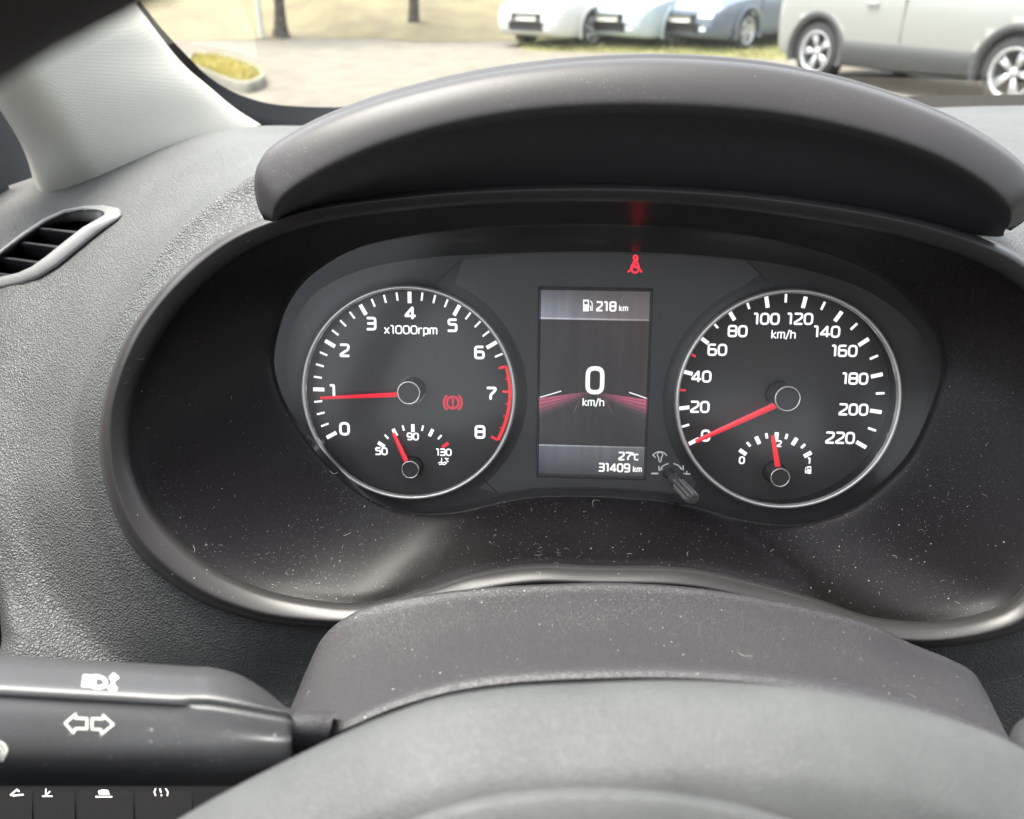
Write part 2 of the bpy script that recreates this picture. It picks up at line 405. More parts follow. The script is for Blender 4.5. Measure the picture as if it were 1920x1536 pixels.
# ================================================================== DASHBOARD SKIN, BEZEL, FUNNEL (36 stations round the opening)
OUT = [(1120,345),(1320,352),(1500,370),(1680,400),(1820,438),(1930,490),(2020,575),(2070,690),(2085,800),(2075,900),(2045,1020),(1990,1125),
       (1900,1188),(1760,1214),(1640,1205),(1520,1168),(1400,1132),(1280,1110),(1120,1105),(1000,1105),(890,1122),(800,1150),(700,1174),(600,1178),
       (480,1164),(360,1120),(260,1040),(205,935),(187,820),(205,715),(250,612),(325,520),(425,440),(560,390),(720,365),(900,350)]
INN = [(1120,378),(1320,387),(1500,408),(1680,440),(1810,480),(1905,530),(1980,610),(2018,705),(2030,800),(2020,890),(1995,985),(1945,1075),
       (1880,1140),(1760,1168),(1640,1160),(1530,1124),(1405,1090),(1280,1066),(1120,1063),(1000,1060),(890,1076),(795,1105),(690,1132),(600,1130),
       (490,1108),(385,1058),(300,980),(255,895),(243,800),(258,715),(305,620),(375,535),(470,465),(590,420),(730,398),(900,383)]
LEN = [(1120,420),(1300,429),(1450,448),(1580,484),(1670,530),(1728,585),(1763,640),(1771,700),(1752,770),(1715,848),(1665,905),(1605,952),
       (1540,977),(1470,985),(1390,975),(1320,955),(1250,940),(1180,934),(1100,930),(1000,932),(920,946),(860,960),(800,964),(740,955),
       (680,930),(620,880),(565,815),(525,750),(508,690),(512,640),(535,570),(580,515),(665,465),(780,440),(900,427),(1010,422)]
PAN = [(1140,472),(1290,477),(1430,491),(1540,514),(1630,548),(1700,598),(1738,648),(1748,700),(1735,762),(1700,835),(1648,895),(1590,936),
       (1530,960),(1465,967),(1390,957),(1315,938),(1245,926),(1180,921),(1100,917),(1000,919),(925,932),(862,946),(802,950),(748,941),
       (692,917),(638,870),(585,805),(550,750),(537,695),(541,640),(562,585),(604,540),(690,503),(800,484),(905,477),(1015,473)]
OUT, INN, LEN, PAN = [np.array(a, float) for a in (OUT, INN, LEN, PAN)]
WB = 0.055                                        # how far the bezel stands out of the dial plane
def krow(px, w): return np.array([KP(p[0], p[1], w) for p in px])
cen = np.array([1120., 760.])
def outward(p, d): q = p-cen; return p + q/np.linalg.norm(q, axis=1)[:, None]*d

binn = thing('instrument_binnacle', 'black plastic binnacle with arched hood and oval bezel around the gauges', 'binnacle', K(.09, .09, .02))
bez_rows = [krow(outward(OUT, 6), .026), krow(outward(OUT, 2), WB-.014), krow(OUT, WB-.007), krow(OUT+(INN-OUT)*.07, WB-.0012), krow(OUT+(INN-OUT)*.26, WB+.0020),
            krow(OUT+(INN-OUT)*.45, WB+.0014), krow(OUT+(INN-OUT)*.85, WB-.0024), krow(INN, WB-.0058), krow(INN+(LEN-INN)*.02, WB-.0105)]
bezel = loft('bezel', bez_rows, M['bezel'], binn, nr=4, nc=6, wrap=True)
fun_rows = [krow(INN+(LEN-INN)*.012, WB-.0104), krow(INN+(LEN-INN)*.16, WB-.0165), krow(INN+(LEN-INN)*.45, WB-.026), krow(INN+(LEN-INN)*.75, WB-.035), krow(INN+(LEN-INN)*.985, .0128), krow(LEN, .0100)]
funnel = loft('funnel', fun_rows, M['funnel'], binn, nr=5, nc=6, wrap=True)
funnel['label'] = 'dark dusty inner wall sloping down to the gauge cover'

# hood (brow)
HS = [(497,413),(484,385),(478,345),(486,305),(520,272),(590,232),(680,196),(780,166),(890,141),(1000,124),(1120,113),(1250,110),(1400,119),(1520,138),(1640,169),(1760,212),(1840,252),(1905,296),(1938,335),(1940,375),(1922,410),(1893,432)]
HE = [(512,416),(512,412),(514,404),(522,388),(545,364),(610,324),(700,284),(795,253),(900,229),(1000,214),(1120,206),(1250,206),(1400,215),(1520,232),(1640,260),(1740,294),(1812,330),(1862,366),(1888,396),(1893,412),(1890,424),(1886,430)]
HR = [(520,414),(522,414),(526,412),(535,408),(560,400),(620,388),(710,374),(800,366),(900,358),(1000,352),(1120,349),(1250,351),(1400,361),(1520,375),(1640,394),(1740,414),(1800,428),(1840,436),(1862,438),(1875,438),(1880,437),(1882,436)]
HS, HE, HR = [np.array(a, float) for a in (HS, HE, HR)]
nh = len(HS); tt = np.linspace(-1, 1, nh); zin = .300 + .036*np.abs(tt)**3
def hrow(px, z): return np.array([W(p[0], p[1], zz) for p, zz in zip(px, z)])
zr = np.array([(KP(p[0], p[1], WB-.004)-CAM) @ FW for p in HR])
fade = 1-np.abs(tt)**6
up = np.array([0, 0, 1.]); fwdv = np.array([0, 1., 0]); toc = np.array([0.03, 0, 0])
hs_row = hrow(HS, zin+.010*fade)
back1 = hs_row + fwdv*.014 - up*.0004*fade[:, None] - up*.003*(1-fade)[:, None]
back2 = hs_row + fwdv*.075 - up*(.020)
back3 = hs_row + fwdv*.190 - up*(.072)
hood_rows = [hrow(HR+[0, 6], zr+.006), hrow(HR+(HE-HR)*.35, zr+(zin-zr)*.35+.004*fade), hrow(HR+(HE-HR)*.75, zr+(zin-zr)*.75+.004*fade), hrow(HE+(HR-HE)*.045, zin+.0016), hrow(HE+(HS-HE)*.03, zin-.0006),
             hrow(HE+(HS-HE)*.16, zin-.0022*fade), hrow(HE+(HS-HE)*.55, zin-.0016*fade), hrow(HE+(HS-HE)*.86, zin+.0008*fade), hrow(HE+(HS-HE)*.965, zin+.0045*fade), hs_row, back1, back2, back3]
hood = loft('hood', hood_rows[3:], M['hood'], binn, nr=5, nc=5)
hunder = loft('hood_underside', hood_rows[:4], M['under'], binn, nr=5, nc=5)
hood['label'] = 'arched hood overhanging the gauges, dark underside'

# dashboard skin
CR_ = {0:(1120,290,.40),1:(1320,296,.40),2:(1500,310,.40),3:(1700,335,.395),4:(1868,398,.385),5:(1980,445,.385),6:(2090,540,.39),7:(2150,680,.39),8:(2165,800,.39),9:(2150,910,.39),10:(2120,1050,.39),11:(2060,1180,.39),
       12:(1950,1260,.385),13:(1775,1295,.385),14:(1640,1295,.385),23:(592,1250,.400),24:(455,1228,.397),25:(318,1172,.395),26:(206,1062,.394),27:(150,925,.394),28:(140,790,.397),29:(176,668,.392),30:(236,560,.385),31:(314,450,.381),32:(422,358,.379),33:(545,305,.379),34:(720,300,.40),35:(900,292,.40)}
MI_ = {0:(1120,262,.46),1:(1320,268,.46),2:(1500,275,.46),3:(1715,300,.45),4:(1895,352,.43),5:(2020,390,.43),6:(2180,500,.43),7:(2250,660,.43),8:(2270,800,.43),9:(2250,930,.43),10:(2220,1090,.42),11:(2150,1250,.41),
       12:(2020,1370,.40),13:(1800,1400,.40),14:(1650,1400,.40),23:(540,1340,.412),24:(340,1290,.408),25:(195,1212,.404),26:(98,1088,.406),27:(48,930,.412),28:(56,770,.426),29:(96,620,.440),30:(168,505,.446),31:(282,400,.446),32:(432,312,.446),33:(555,268,.46),34:(720,265,.46),35:(900,262,.46)}
FA_ = {0:(1120,246,.58),1:(1320,248,.58),2:(1500,250,.58),3:(1730,258,.56),4:(1915,290,.52),5:(2080,320,.52),6:(2300,450,.50),7:(2400,650,.50),8:(2420,800,.50),9:(2400,950,.50),10:(2360,1150,.46),11:(2280,1350,.44),
       12:(2120,1500,.43),13:(1830,1540,.43),14:(1660,1540,.43),23:(300,1500,.40),24:(26,1285,.396),25:(10,1190,.402),26:(-8,1100,.414),27:(-50,935,.43),28:(-70,690,.47),29:(-20,505,.50),30:(120,372,.54),31:(268,312,.55),32:(430,252,.55),33:(565,250,.58),34:(720,248,.58),35:(900,246,.58)}
EN_ = {0:(1120,226,.86),1:(1320,221,.86),2:(1500,214,.86),3:(1730,203,.86),4:(1930,198,.86),5:(2200,197,.86),6:(2500,380,.60),7:(2600,640,.60),8:(2640,800,.60),9:(2600,960,.60),10:(2500,1200,.55),11:(2400,1450,.52),
       12:(2200,1640,.47),13:(1860,1700,.46),14:(1680,1700,.46),23:(34,1420,.47),24:(22,1290,.46),25:(6,1192,.47),26:(-12,1102,.48),27:(-160,930,.52),28:(-200,640,.56),29:(-140,430,.58),30:(70,330,.64),31:(250,285,.66),32:(450,240,.68),33:(585,236,.84),34:(720,234,.86),35:(900,230,.86)}
for d, dy in ((CR_, 88), (MI_, 200), (FA_, 350), (EN_, 470)):
    for i in range(15, 23): d[i] = (OUT[i][0], OUT[i][1]+dy, {88:.385, 200:.40, 350:.42, 470:.45}[dy])
def drow(d, dz=0): return np.array([W(d[i][0], d[i][1], d[i][2]+dz) for i in range(36)])
crk = np.array([1.0 if i in (30, 31, 32, 33) else .75 if i == 29 else .3 if i == 28 else .55 if i in (3, 4, 5) else 0. for i in range(36)])
crow = drow(CR_); mrow = drow(MI_)
ring0 = krow(outward(OUT, -14), .046)
half = np.array([W((CR_[i][0]*.5+OUT[i][0]*.5), (CR_[i][1]*.5+OUT[i][1]*.5), (CR_[i][2]+((ring0[i]-CAM) @ FW))*.5) for i in range(36)])
far_ = drow(FA_)
def crpt(a, b_, c, d, t): return 0.5*((2*b_) + (c-a)*t + (2*a-5*b_+4*c-d)*t*t + (3*b_-a-3*c+d)*t**3)
vdir = (crow-CAM)/np.linalg.norm(crow-CAM, axis=1)[:, None]
c0 = crpt(ring0, half, crow, mrow, .86) - vdir*.0015*crk[:, None]
c2 = crpt(half, crow, mrow, far_, .13) + vdir*.0160*crk[:, None]
dash = thing('dashboard', 'grey leather-grained dashboard wrapping around the gauge binnacle', 'dashboard', W(100, 1000, .42))
dash_rows = [ring0, half, c0, crow, c2, mrow, (mrow+drow(FA_))*.5 + np.array([0, -.004, .003]), drow(FA_), drow(EN_)]
skin = loft('soft_skin', dash_rows, M['dash'], dash, nr=6, nc=7, wrap=True)
dash_bvh = bvh_of(skin)

# air vent let into the skin: cut the hole, then frame, duct, slats
VO = [(232,402),(222,390),(195,385),(160,386),(120,393),(80,411),(40,437),(0,468),(-45,500),(-70,520),(-72,535),(-40,543),(0,541),(40,534),(75,521),(110,499),(150,466),(190,434),(222,412)]
VI = [(197,402),(193,397),(180,394),(155,394),(124,400),(88,417),(50,442),(12,470),(-30,500),(-50,515),(-50,522),(-28,524),(0,521),(32,514),(58,502),(86,482),(122,453),(158,425),(190,407)]
def in_poly(x, y, P):
    c = False; j = len(P)-1
    for i in range(len(P)):
        if (P[i][1] > y) != (P[j][1] > y) and x < (P[j][0]-P[i][0])*(y-P[i][1])/(P[j][1]-P[i][1])+P[i][0]: c = not c
        j = i
    return c
vc = np.array([70., 465.])
def zat(px, py): h = hit(dash_bvh, px, py); return .46 if h is None else (h-CAM) @ FW
vz = zat(110, 470)
VOa, VIa = np.array(VO, float), np.array(VI, float)
zfit = np.array([[p[0], p[1], 1] for p in VOa if p[0] > 0]); zz = np.array([zat(p[0], p[1]) for p in VOa if p[0] > 0])
zc_ = np.linalg.lstsq(zfit, zz, rcond=None)[0]
def vzp(p): return float(zc_ @ [p[0], p[1], 1])
zo = np.array([zat(max(p[0], -60), p[1]) for p in VOa]); zo = (np.roll(zo, 1)+2*zo+np.roll(zo, -1))/4
def vrow(P, dz): return np.array([W(p[0], p[1], q+dz) for p, q in zip(P, zo)])
Vhole = VOa + (vc-VOa)*.10
bm = bmesh.new(); bm.from_mesh(skin.data)
Vwide = VOa + (VOa-vc)*.35
ed = set()
for f_ in bm.faces:
    q = f_.calc_center_median(); x, y = project(q)
    if in_poly(x, y, Vwide) and abs((np.array(q)-CAM) @ FW - vzp((x, y))) < .12: ed.update(f_.edges)
bmesh.ops.subdivide_edges(bm, edges=list(ed), cuts=4, use_grid_fill=True)
kill = []
for f_ in bm.faces:
    q = f_.calc_center_median(); x, y = project(q)
    if in_poly(x, y, Vhole) and abs((np.array(q)-CAM) @ FW - vzp((x, y))) < .12: kill.append(f_)
bmesh.ops.delete(bm, geom=kill, context='FACES'); bm.to_mesh(skin.data); bm.free()
vent = obj('air_vent', *(lambda V: (V, grid_faces(len(V)//19, 19, True)))(np.concatenate([vrow(VOa, .012), vrow(VOa, -.0005), vrow(VOa+(VIa-VOa)*.05, -.0022), vrow(VOa+(VIa-VOa)*.3, -.0030), vrow(VOa+(VIa-VOa)*.75, -.0028), vrow(VIa, -.0010), vrow(VIa, .004), vrow(VIa+(vc-VIa)*.05, .020)])), M['vent'], dash)
vent['label'] = 'pale satin frame of the side air vent'
duct_v = np.concatenate([vrow(VOa+(vc-VOa)*.0, .004), vrow(VOa+(vc-VOa)*.08, .055)])
obj('duct', duct_v, grid_faces(2, 19, True)+[tuple(range(19, 38))], M['black'], vent)
for (x0, y0, x1, y1, dz) in ((30, 421, 158, 434, .005), (-8, 446, 118, 461, .005), (-45, 474, 82, 490, .005), (-75, 501, 48, 517, .005)):
    V = []
    for (x, y) in ((x0, y0), (x1, y1)):
        for (oy, oz) in ((0, 0), (5, -.001), (11, .004), (30, .026), (22, .028), (4, .006)):
            V.append(W(x, y+oy, vzp((x, y))+dz+oz))
    f_ = [(i, (i+1) % 6, 6+(i+1) % 6, 6+i) for i in range(6)]+[(0, 1, 2, 3, 4, 5), (11, 10, 9, 8, 7, 6)]
    bevel(obj('slat', V, f_, M['slat'], vent, smooth=False), .0006)
# upper inner wall of the vent
top_ = VIa[1:9]; zt_ = zo[1:9]
V = [W(p[0]+ox, p[1]+oy, q+dz) for ox, oy, dz in ((0, -1, .002), (-3, 7, .006), (-8, 16, .014), (-14, 22, .030)) for p, q in zip(top_, zt_)]
obj('upper_wall', V, grid_faces(4, 8), M['vent'], vent)

# ================================================================== INSTRUMENT CLUSTER
clu = thing('instrument_cluster', 'backlit gauge cluster with two round dials and a centre display', 'instrument cluster', K(.09, .05, -.02))
WM, WT, WS = -.004, -.0084, -.0140             # mask, rev-counter face, speedometer face
# mask panel with openings for dials and display
def unit_circle(cu, cv, r, n=72): return [np.array([cu+r*math.cos(2*math.pi*i/n), cv+r*math.sin(2*math.pi*i/n)]) for i in range(n)]
pan = [uv(p[0], p[1], WM) for p in cr(PAN, 5, True)]
SCR = [(1009,536.5),(1225.5,540),(1211.5,901),(1004.5,895)]
scr_h = [uv(p[0], p[1], WM) for p in SCR]
loops = [pan, unit_circle(0, 0, RDIAL*.99), unit_circle(SPD, 0, RDIAL*.99), scr_h]
tri = tessellate_polygon([[Vector((p[0], p[1], 0)) for p in L_] for L_ in loops])
flat = [p for L_ in loops for p in L_]
mask = obj('mask_panel', [K(p[0], p[1], WM) for p in flat], tri, M['surround'], clu, smooth=False)
wall = loft('surround_wall', [krow(LEN, .0100), krow(LEN+(PAN-LEN)*.08, .0085), krow(LEN+(PAN-LEN)*.5, .003), krow(LEN+(PAN-LEN)*.93, -.0030), krow(PAN, -.0040), krow(PAN+(cen-PAN)*.01, -.006)], M['maskdark'], clu, nr=3, nc=6, wrap=True)
# lighter centre panel between the two dials, one piece with an opening for the display
WC = WM+.0003
def uva(cu, a): return np.array([cu+RDIAL*1.10*math.cos(math.radians(a)), -RDIAL*1.10*math.sin(math.radians(a))])
cpl = [uv(x, y, WC) for x, y in ((868,488),(930,480),(1015,476),(1140,475),(1290,480),(1398,489),(1424,513))]
cpl += [uva(SPD, a) for a in np.linspace(113, 226, 30)] + [uv(x, y, WC) for x, y in ((1300,931),(1245,922),(1180,917),(1100,913),(1000,915),(934,926))] + [uva(0, a) for a in np.linspace(-54, 67, 30)]
lps = [cpl, [uv(p[0], p[1], WC) for p in SCR]]
obj('centre_panel', [K(p[0], p[1], WC) for L_ in lps for p in L_], tessellate_polygon([[Vector((p[0], p[1], 0)) for p in L_] for L_ in lps]), M['mask'], clu, smooth=False)
# seams where the centre panel meets the dial surrounds
for a in ([(868,487),(845,505),(818,530)], [(1398,487),(1418,506),(1442,532)], [(902,893),(915,908),(932,924)], [(1335,903),(1316,918),(1296,934)]):
    obj('panel_seam', *stroke_px([(a, 0)], 2.6, WM, .0005), M['black'], mask, smooth=False)

ANG = math.radians
def dial(name, label, cu, wf, hubpx):
    d = obj(name, *disc(cu, 0, RDIAL*.995, wf, 96), M['face'], clu, smooth=False); d['label'] = label
    obj('cup_wall', *lathe(cu, 0, [(RDIAL*.99, wf), (RDIAL*.972, -.001), (RDIAL*.968, .0002)], 96), M['cup'], d)
    a = [(RDIAL*.960, -.0012), (RDIAL*.960, .0004), (RDIAL*.967, .0013), (RDIAL*.980, .0017), (RDIAL*.992, .0013), (RDIAL*1.0, .0004), (RDIAL*1.0, -.0045)]
    obj('chrome_ring', *lathe(cu, 0, a, 128), M['chrome'], d)
    # dark collar outside the ring
    obj('collar', *lathe(cu, 0, [(RDIAL*1.001, -.0026), (RDIAL*1.02, -.0033), (RDIAL*1.09, -.0037), (RDIAL*1.16, -.0039)], 96), M['surround'], d)
    return d
def tick(d, cu, cv, w, ang, r0, r1, wd, m): obj('tick_mark', *bar_uv(cu, cv, ANG(ang), r0, r1, wd, w+.00006), M[m], d, smooth=False)
def numeral(d, s, px, py, h, w, m='white', **k): obj('numeral', *text_mesh(s, px, py, h, w, **k), M[m], d, smooth=False)
def hub(d, px, py, r, w0, w1, wide=.0011):
    c = uv(px, py, w1)
    ch = uv(px, py, w0); obj('spindle_disc', *disc(c[0], c[1], r*1.22, w0+.00012, 40), M['cup'], d, smooth=False)  # flat dark disc lying on the face around the hub
    h = obj('pointer_hub', *join([lathe(c[0], c[1], [(r*1.02, w0), (r*.98, w1-.0006), (r*.80, w1-.0004)], 48), disc(c[0], c[1], r*.82, w1-.0004, 48)]), M['hubcap'], d)
    obj('hub_ring', *lathe(c[0], c[1], [(r-wide, w1-.0006), (r-wide, w1), (r-wide*.5, w1+.0003), (r, w1), (r, w1-.0008)], 64), M['ringhub'], d)
def needle(d, p0, p1, w0px, w1px, wn, m='pointer'):
    a, b_ = uv(*p0, wn), uv(*p1, wn); t = (b_-a)/np.linalg.norm(b_-a); s = np.array([-t[1], t[0]]); k = 1/3850
    q = [(a+s*w0px*k/2, 0), (b_+s*w1px*k/2, 0), (b_-s*w1px*k/2, 0), (a-s*w0px*k/2, 0), (a, .0011), (b_, .0006)]
    V = [K(p[0], p[1], wn+h) for p, h in q]
    obj('pointer', V, [(0, 1, 5, 4), (3, 4, 5, 2), (1, 2, 5), (0, 4, 3), (0, 3, 2, 1)], M[m], d, smooth=False)

# rev counter
tac = dial('tachometer', 'round rev counter numbered 0 to 8 with red zone', 0, WT, (766, 737))
for k in range(33):
    v = k/4; a = 209.0-29.68*v
    if v <= 6.3: 
        if k % 4 == 0: tick(tac, 0, 0, WT, a, RDIAL*.832, RDIAL*.938, .00185, 'white')
        else: tick(tac, 0, 0, WT, a, RDIAL*.862, RDIAL*.938, .00092, 'white')
red_pts = [(RDIAL*.932, 209.0-29.68*(6.5+1.5*i/24)) for i in range(25)]
V, Fc = ribbon([np.array([r*math.cos(ANG(a)), -r*math.sin(ANG(a))]) for r, a in red_pts], .0017, False, False)
obj('red_zone', [K(p[0], p[1], WT+.0001) for p in V], Fc, M['red'], tac, smooth=False)
for v in (6.5, 6.75, 7, 7.25, 7.5, 7.75, 8):
    big = v in (7, 8) or v == 6.5
    tick(tac, 0, 0, WT+.0001, 209.0-29.68*v, RDIAL*(.862 if big else .895), RDIAL*.93, .0012 if big else .0006, 'red')
for s, x, y in (('0',646,804),('1',624,733),('2',646,657),('3',696,607),('4',769,587),('5',848,610),('6',899,661),('7',921,738),('8',900,810)):
    numeral(tac, s, x, y, 25.5, WT, stroke=.185)
numeral(tac, 'x1000rpm', 770, 618.5, 17, WT, stroke=.15, gap=.25)
needle(tac, (748,740), (601,746.5), 9.5, 5, -.0030)
hub(tac, 766, 737, .0058, WT, .0005, .0009)
obj('brake_lamp', *stroke_px([(arc_px(849,755,11,0,360,24)[:-1],1),(arc_px(849,755,17,130,230,10),0),(arc_px(849,755,17,-50,50,10),0),([(849,748),(849,757)],0),([(849,760.5),(849,762.5)],0)], 4.0, WT), M['brakelamp'], tac, smooth=False)
tcx = uv(776, 874.5, WT)
for k in range(9):
    a = 146.3-13.9*k; bigk = k % 2 == 0
    tick(tac, tcx[0], tcx[1], WT, a, .0176 if bigk else .0188, .0215, .0017 if bigk else .0009, 'red' if k == 8 else 'white')
numeral(tac, '50', 715, 846, 15, WT, stroke=.19); numeral(tac, '90', 774, 818.5, 14.5, WT, stroke=.19); numeral(tac, '130', 832, 848, 14, WT, stroke=.18)
numeral(tac, 'oC', 838, 862, 8, WT, stroke=.2)
obj('coolant_symbol', *stroke_px([([(828,859),(828,866)],0),([(822,868.5),(826,866.5),(830,868.5),(834,866.5),(838,868.5)],0),([(824,871.5),(828,869.8),(832,871.5),(836,869.8)],0)], 1.7, WT), M['white'], tac, smooth=False)
needle(tac, (762,866), (737.5,812), 9.5, 6.5, -.0045)
hub(tac, 769, 881, .0045, WT, -.0010, .0007)

# speedometer
spe = dial('speedometer', 'round speedometer numbered 0 to 220 with fuel gauge', SPD, WS, (1477, 748))
for k in range(23):
    v = k*10; a = 209.7-1.0882*v; m_ = 'red' if v in (30, 50) else 'white'
    if k % 2 == 0: tick(spe, SPD, 0, WS, a, RDIAL*.835, RDIAL*.940, .00185, m_)
    else: tick(spe, SPD, 0, WS, a, RDIAL*.868, RDIAL*.945, .0011, m_)
for s, x, y in (('0',1323,817),('20',1312,763),('40',1315,706),('60',1345,656),('80',1383,621),('100',1437,598),('120',1500,598),('140',1550,622),('160',1583,658),('180',1603,710),('200',1600,768),('220',1575,821)):
    numeral(spe, s, x, y, 23, WS, stroke=.175, gap=.27)
numeral(spe, 'km/h', 1469, 627, 17, WS, stroke=.14, gap=.22)
needle(spe, (1456,759), (1304,828), 11.5, 8, -.0060)
hub(spe, 1477, 748, .0061, WS, .0005, .0008)
fcx = uv(1450.5, 888, WS)
for k in range(9):
    a = 146.0-14.2*k; bigk = k % 2 == 0
    tick(spe, fcx[0], fcx[1], WS, a, .0168 if bigk else .0182, .0208, .0019 if bigk else .0012, 'white')
numeral(spe, '0', 1391, 863, 14.5, WS, stroke=.2); numeral(spe, '1', 1517, 864, 12.5, WS, stroke=.24)
numeral(spe, '1', 1448.5, 831, 12.5, WS, stroke=.22); numeral(spe, '2', 1461, 832, 12.5, WS, stroke=.2)
obj('fraction_bar', *stroke_px([([(1451.5,837),(1456,826)],0)], 1.6, WS), M['white'], spe, smooth=False)
needle(spe, (1459,880), (1449,817), 10.5, 7, -.0060)
hub(spe, 1463, 896, .0047, WS, -.0015, .0007)
def pump(px, py, h, w, m, parent, flip=1):
    s = h/20
    P = lambda x, y: (px+flip*x*s, py+y*s)
    o = obj('fuel_symbol', *join([poly_px([[P(-7,-10),P(3,-10),P(3,-7),P(-7,-7)],[P(-7,-7),P(-5,-7),P(-5,-2),P(-7,-2)],[P(1,-7),P(3,-7),P(3,-2),P(1,-2)],[P(-7,-2),P(3,-2),P(3,10),P(-7,10)]], w),
        stroke_px([([P(4,1),P(6,2),P(6,8),P(8.5,8),P(8.5,-4),P(5.5,-8)],0)], 1.7*s, w)]), M[m], parent, smooth=False)
pump(1516, 881.5, 14, WS, 'white', spe, -1)

# centre display
IN = [(1014.5,543.5),(1219,547),(1206.5,893.5),(1010,888)]
def S(s, t):
    a = np.array(IN[0])*(1-s)+np.array(IN[1])*s; b_ = np.array(IN[3])*(1-s)+np.array(IN[2])*s
    return a*(1-t)+b_*t
WL = -.0058
disp = obj('display_screen', [KP(*S(s, t), WL) for s, t in ((0, 0), (1, 0), (1, 1), (0, 1))], [(0, 1, 2, 3)], M['lcd'], clu, smooth=False)
disp['label'] = 'upright colour display reading 0 km/h, 27°C and 31409 km'
def glow(o, cols):
    at = o.data.color_attributes.new('glow', 'FLOAT_COLOR', 'POINT')
    for i, c in enumerate(cols): at.data[i].color = (*c, 1)
glow(disp, [(.042, .038, .042), (.060, .048, .045), (.040, .041, .044), (.048, .049, .054)])
def lcd_grid(name, fn, nx, ny, s0, s1, t0, t1, lift):
    V, C_ = [], []
    for j in range(ny+1):
        for i in range(nx+1):
            s = s0+(s1-s0)*i/nx; t = t0+(t1-t0)*j/ny
            p = S(s, t); V.append(KP(p[0], p[1], WL+lift)); C_.append(fn(i/nx, j/ny))
    o = obj(name, V, grid_faces(ny+1, nx+1), M['lcd'], disp, smooth=False); glow(o, C_); return o
mixc = lambda a, b_, t: tuple(np.array(a)*(1-t)+np.array(b_)*t)
lcd_grid('header_band', lambda a, b_: mixc(mixc((.10,.10,.115), (.28,.31,.37), b_), mixc((.10,.088,.09), (.17,.15,.155), b_), min(1, a*1.6)), 12, 5, 0, 1, 0, .150, .00012)
lcd_grid('header_line', lambda a, b_: mixc((.55,.58,.64), (.30,.25,.25), a), 8, 1, 0, 1, .150, .159, .00016)
lcd_grid('footer_band', lambda a, b_: mixc(mixc((.14,.155,.185), (.045,.047,.06), b_), mixc((.16,.165,.175), (.055,.055,.06), b_), a), 12, 5, 0, 1, .848, 1, .00012)
lcd_grid('footer_line', lambda a, b_: mixc((.42,.45,.48), (.24,.25,.26), a), 8, 1, 0, 1, .841, .848, .00016)
for sgn in (1, -1):
    V, C_ = [], []; n1, n2 = 16, 24
    for j in range(n2+1):
        for i in range(n1+1):
            a, b_ = i/n1, j/n2                       # a: centre -> edge, b: upper edge -> lower
            yt = 733+13*a; yb = 741+42*a
            V.append(KP(1113-sgn*(4+(98 if sgn > 0 else 96)*a), yt+(yb-yt)*b_+(2.5 if sgn < 0 else 0), WL+.0002))
            body_ = min(1., a*1.7)*max(0., 1-b_*1.25)**.9 + .26*max(0., 1-b_)*a
            s_ = body_*(.30+.70*math.sin(b_*15+.5)**2)*min(1., b_*10)
            C_.append((.065+.62*s_, .060+.085*s_, .066+.19*s_))
    o = obj('road_glow', V, grid_faces(n2+1, n1+1), M['lcd'], disp, smooth=False); glow(o, C_)
for a in ([(1013,745),(1032,739.5),(1052,733.5)], [(1180,736),(1198,742),(1213,747.5)]):
    obj('lane_line', *stroke_px([(a, 0)], 2.0, WL, .0004), M['lcdtext'], disp, smooth=False)
for a in ([(1087,752),(1076,772)], [(1135,750),(1148,774)]):
    o = obj('lane_dash', *stroke_px([(a, 0)], 1.6, WL, .0004), M['lcd'], disp, smooth=False); glow(o, [(.20, .13, .15)]*len(o.data.vertices))
def readout(s, x, y, h, **k): obj('readout', *text_mesh(s, x, y, h, WL, lift=.0005, **k), M['lcdtext'], disp, smooth=False)
readout('0', 1115.5, 713, 53, stroke=.155, sx=.82)
readout('km/h', 1112.5, 754, 15.5, stroke=.16, gap=.22)
readout('218', 1136.5, 574.5, 19.5, stroke=.19, gap=.32, sx=.85); readout('km', 1169, 578, 11.5, stroke=.19, gap=.24)
pump(1101, 573, 22, WL+.0004, 'lcdtext', disp)
readout('27', 1171.5, 855, 16.5, stroke=.2, gap=.27); readout('oC', 1190.5, 855.5, 15, stroke=.18, gap=.2)
readout('31409', 1151.5, 876.5, 17, stroke=.19, gap=.27, sx=.9); readout('km', 1195, 879.5, 11.5, stroke=.2, gap=.22)
# frame round the display, four bars
fr_o = SCR; fr_i = IN
for i in range(4):
    j = (i+1) % 4; o0, o1, i0, i1 = [np.array(q, float) for q in (fr_o[i], fr_o[j], fr_i[i], fr_i[j])]
    V = [KP(*o0, WM+.0003), KP(*o1, WM+.0003), KP(*(o0*.6+i0*.4), WM+.0009), KP(*(o1*.6+i1*.4), WM+.0009), KP(*i0, WL-.0002), KP(*i1, WL-.0002)]
    obj('screen_frame', V, [(0, 1, 3, 2), (2, 3, 5, 4)], M['frame'], disp, smooth=False)

# warning lamp: unbelted passenger
def belt(cx, cy):
    return [(arc_px(cx+.5, cy-13, 3.6, 0, 360, 12)[:-1], 1), ([(cx-1, cy-8), (cx-6, cy+2), (cx-8, cy+10)], 0), ([(cx+2, cy-8), (cx+6, cy+2), (cx+8, cy+10)], 0),
            ([(cx+5, cy-11), (cx-3, cy+2), (cx-7, cy+7)], 0), (arc_px(cx, cy+9, 6.5, 0, 360, 14)[:-1], 1), ([(cx-6, cy+4), (cx+6, cy+6)], 0), ([(cx-10, cy+11), (cx-13, cy+14)], 0), ([(cx+10, cy+11), (cx+12, cy+14)], 0)]
obj('seat_belt_lamp', *stroke_px(belt(1191, 496), 2.7, WM+.0003), M['telltale'], clu, smooth=False)

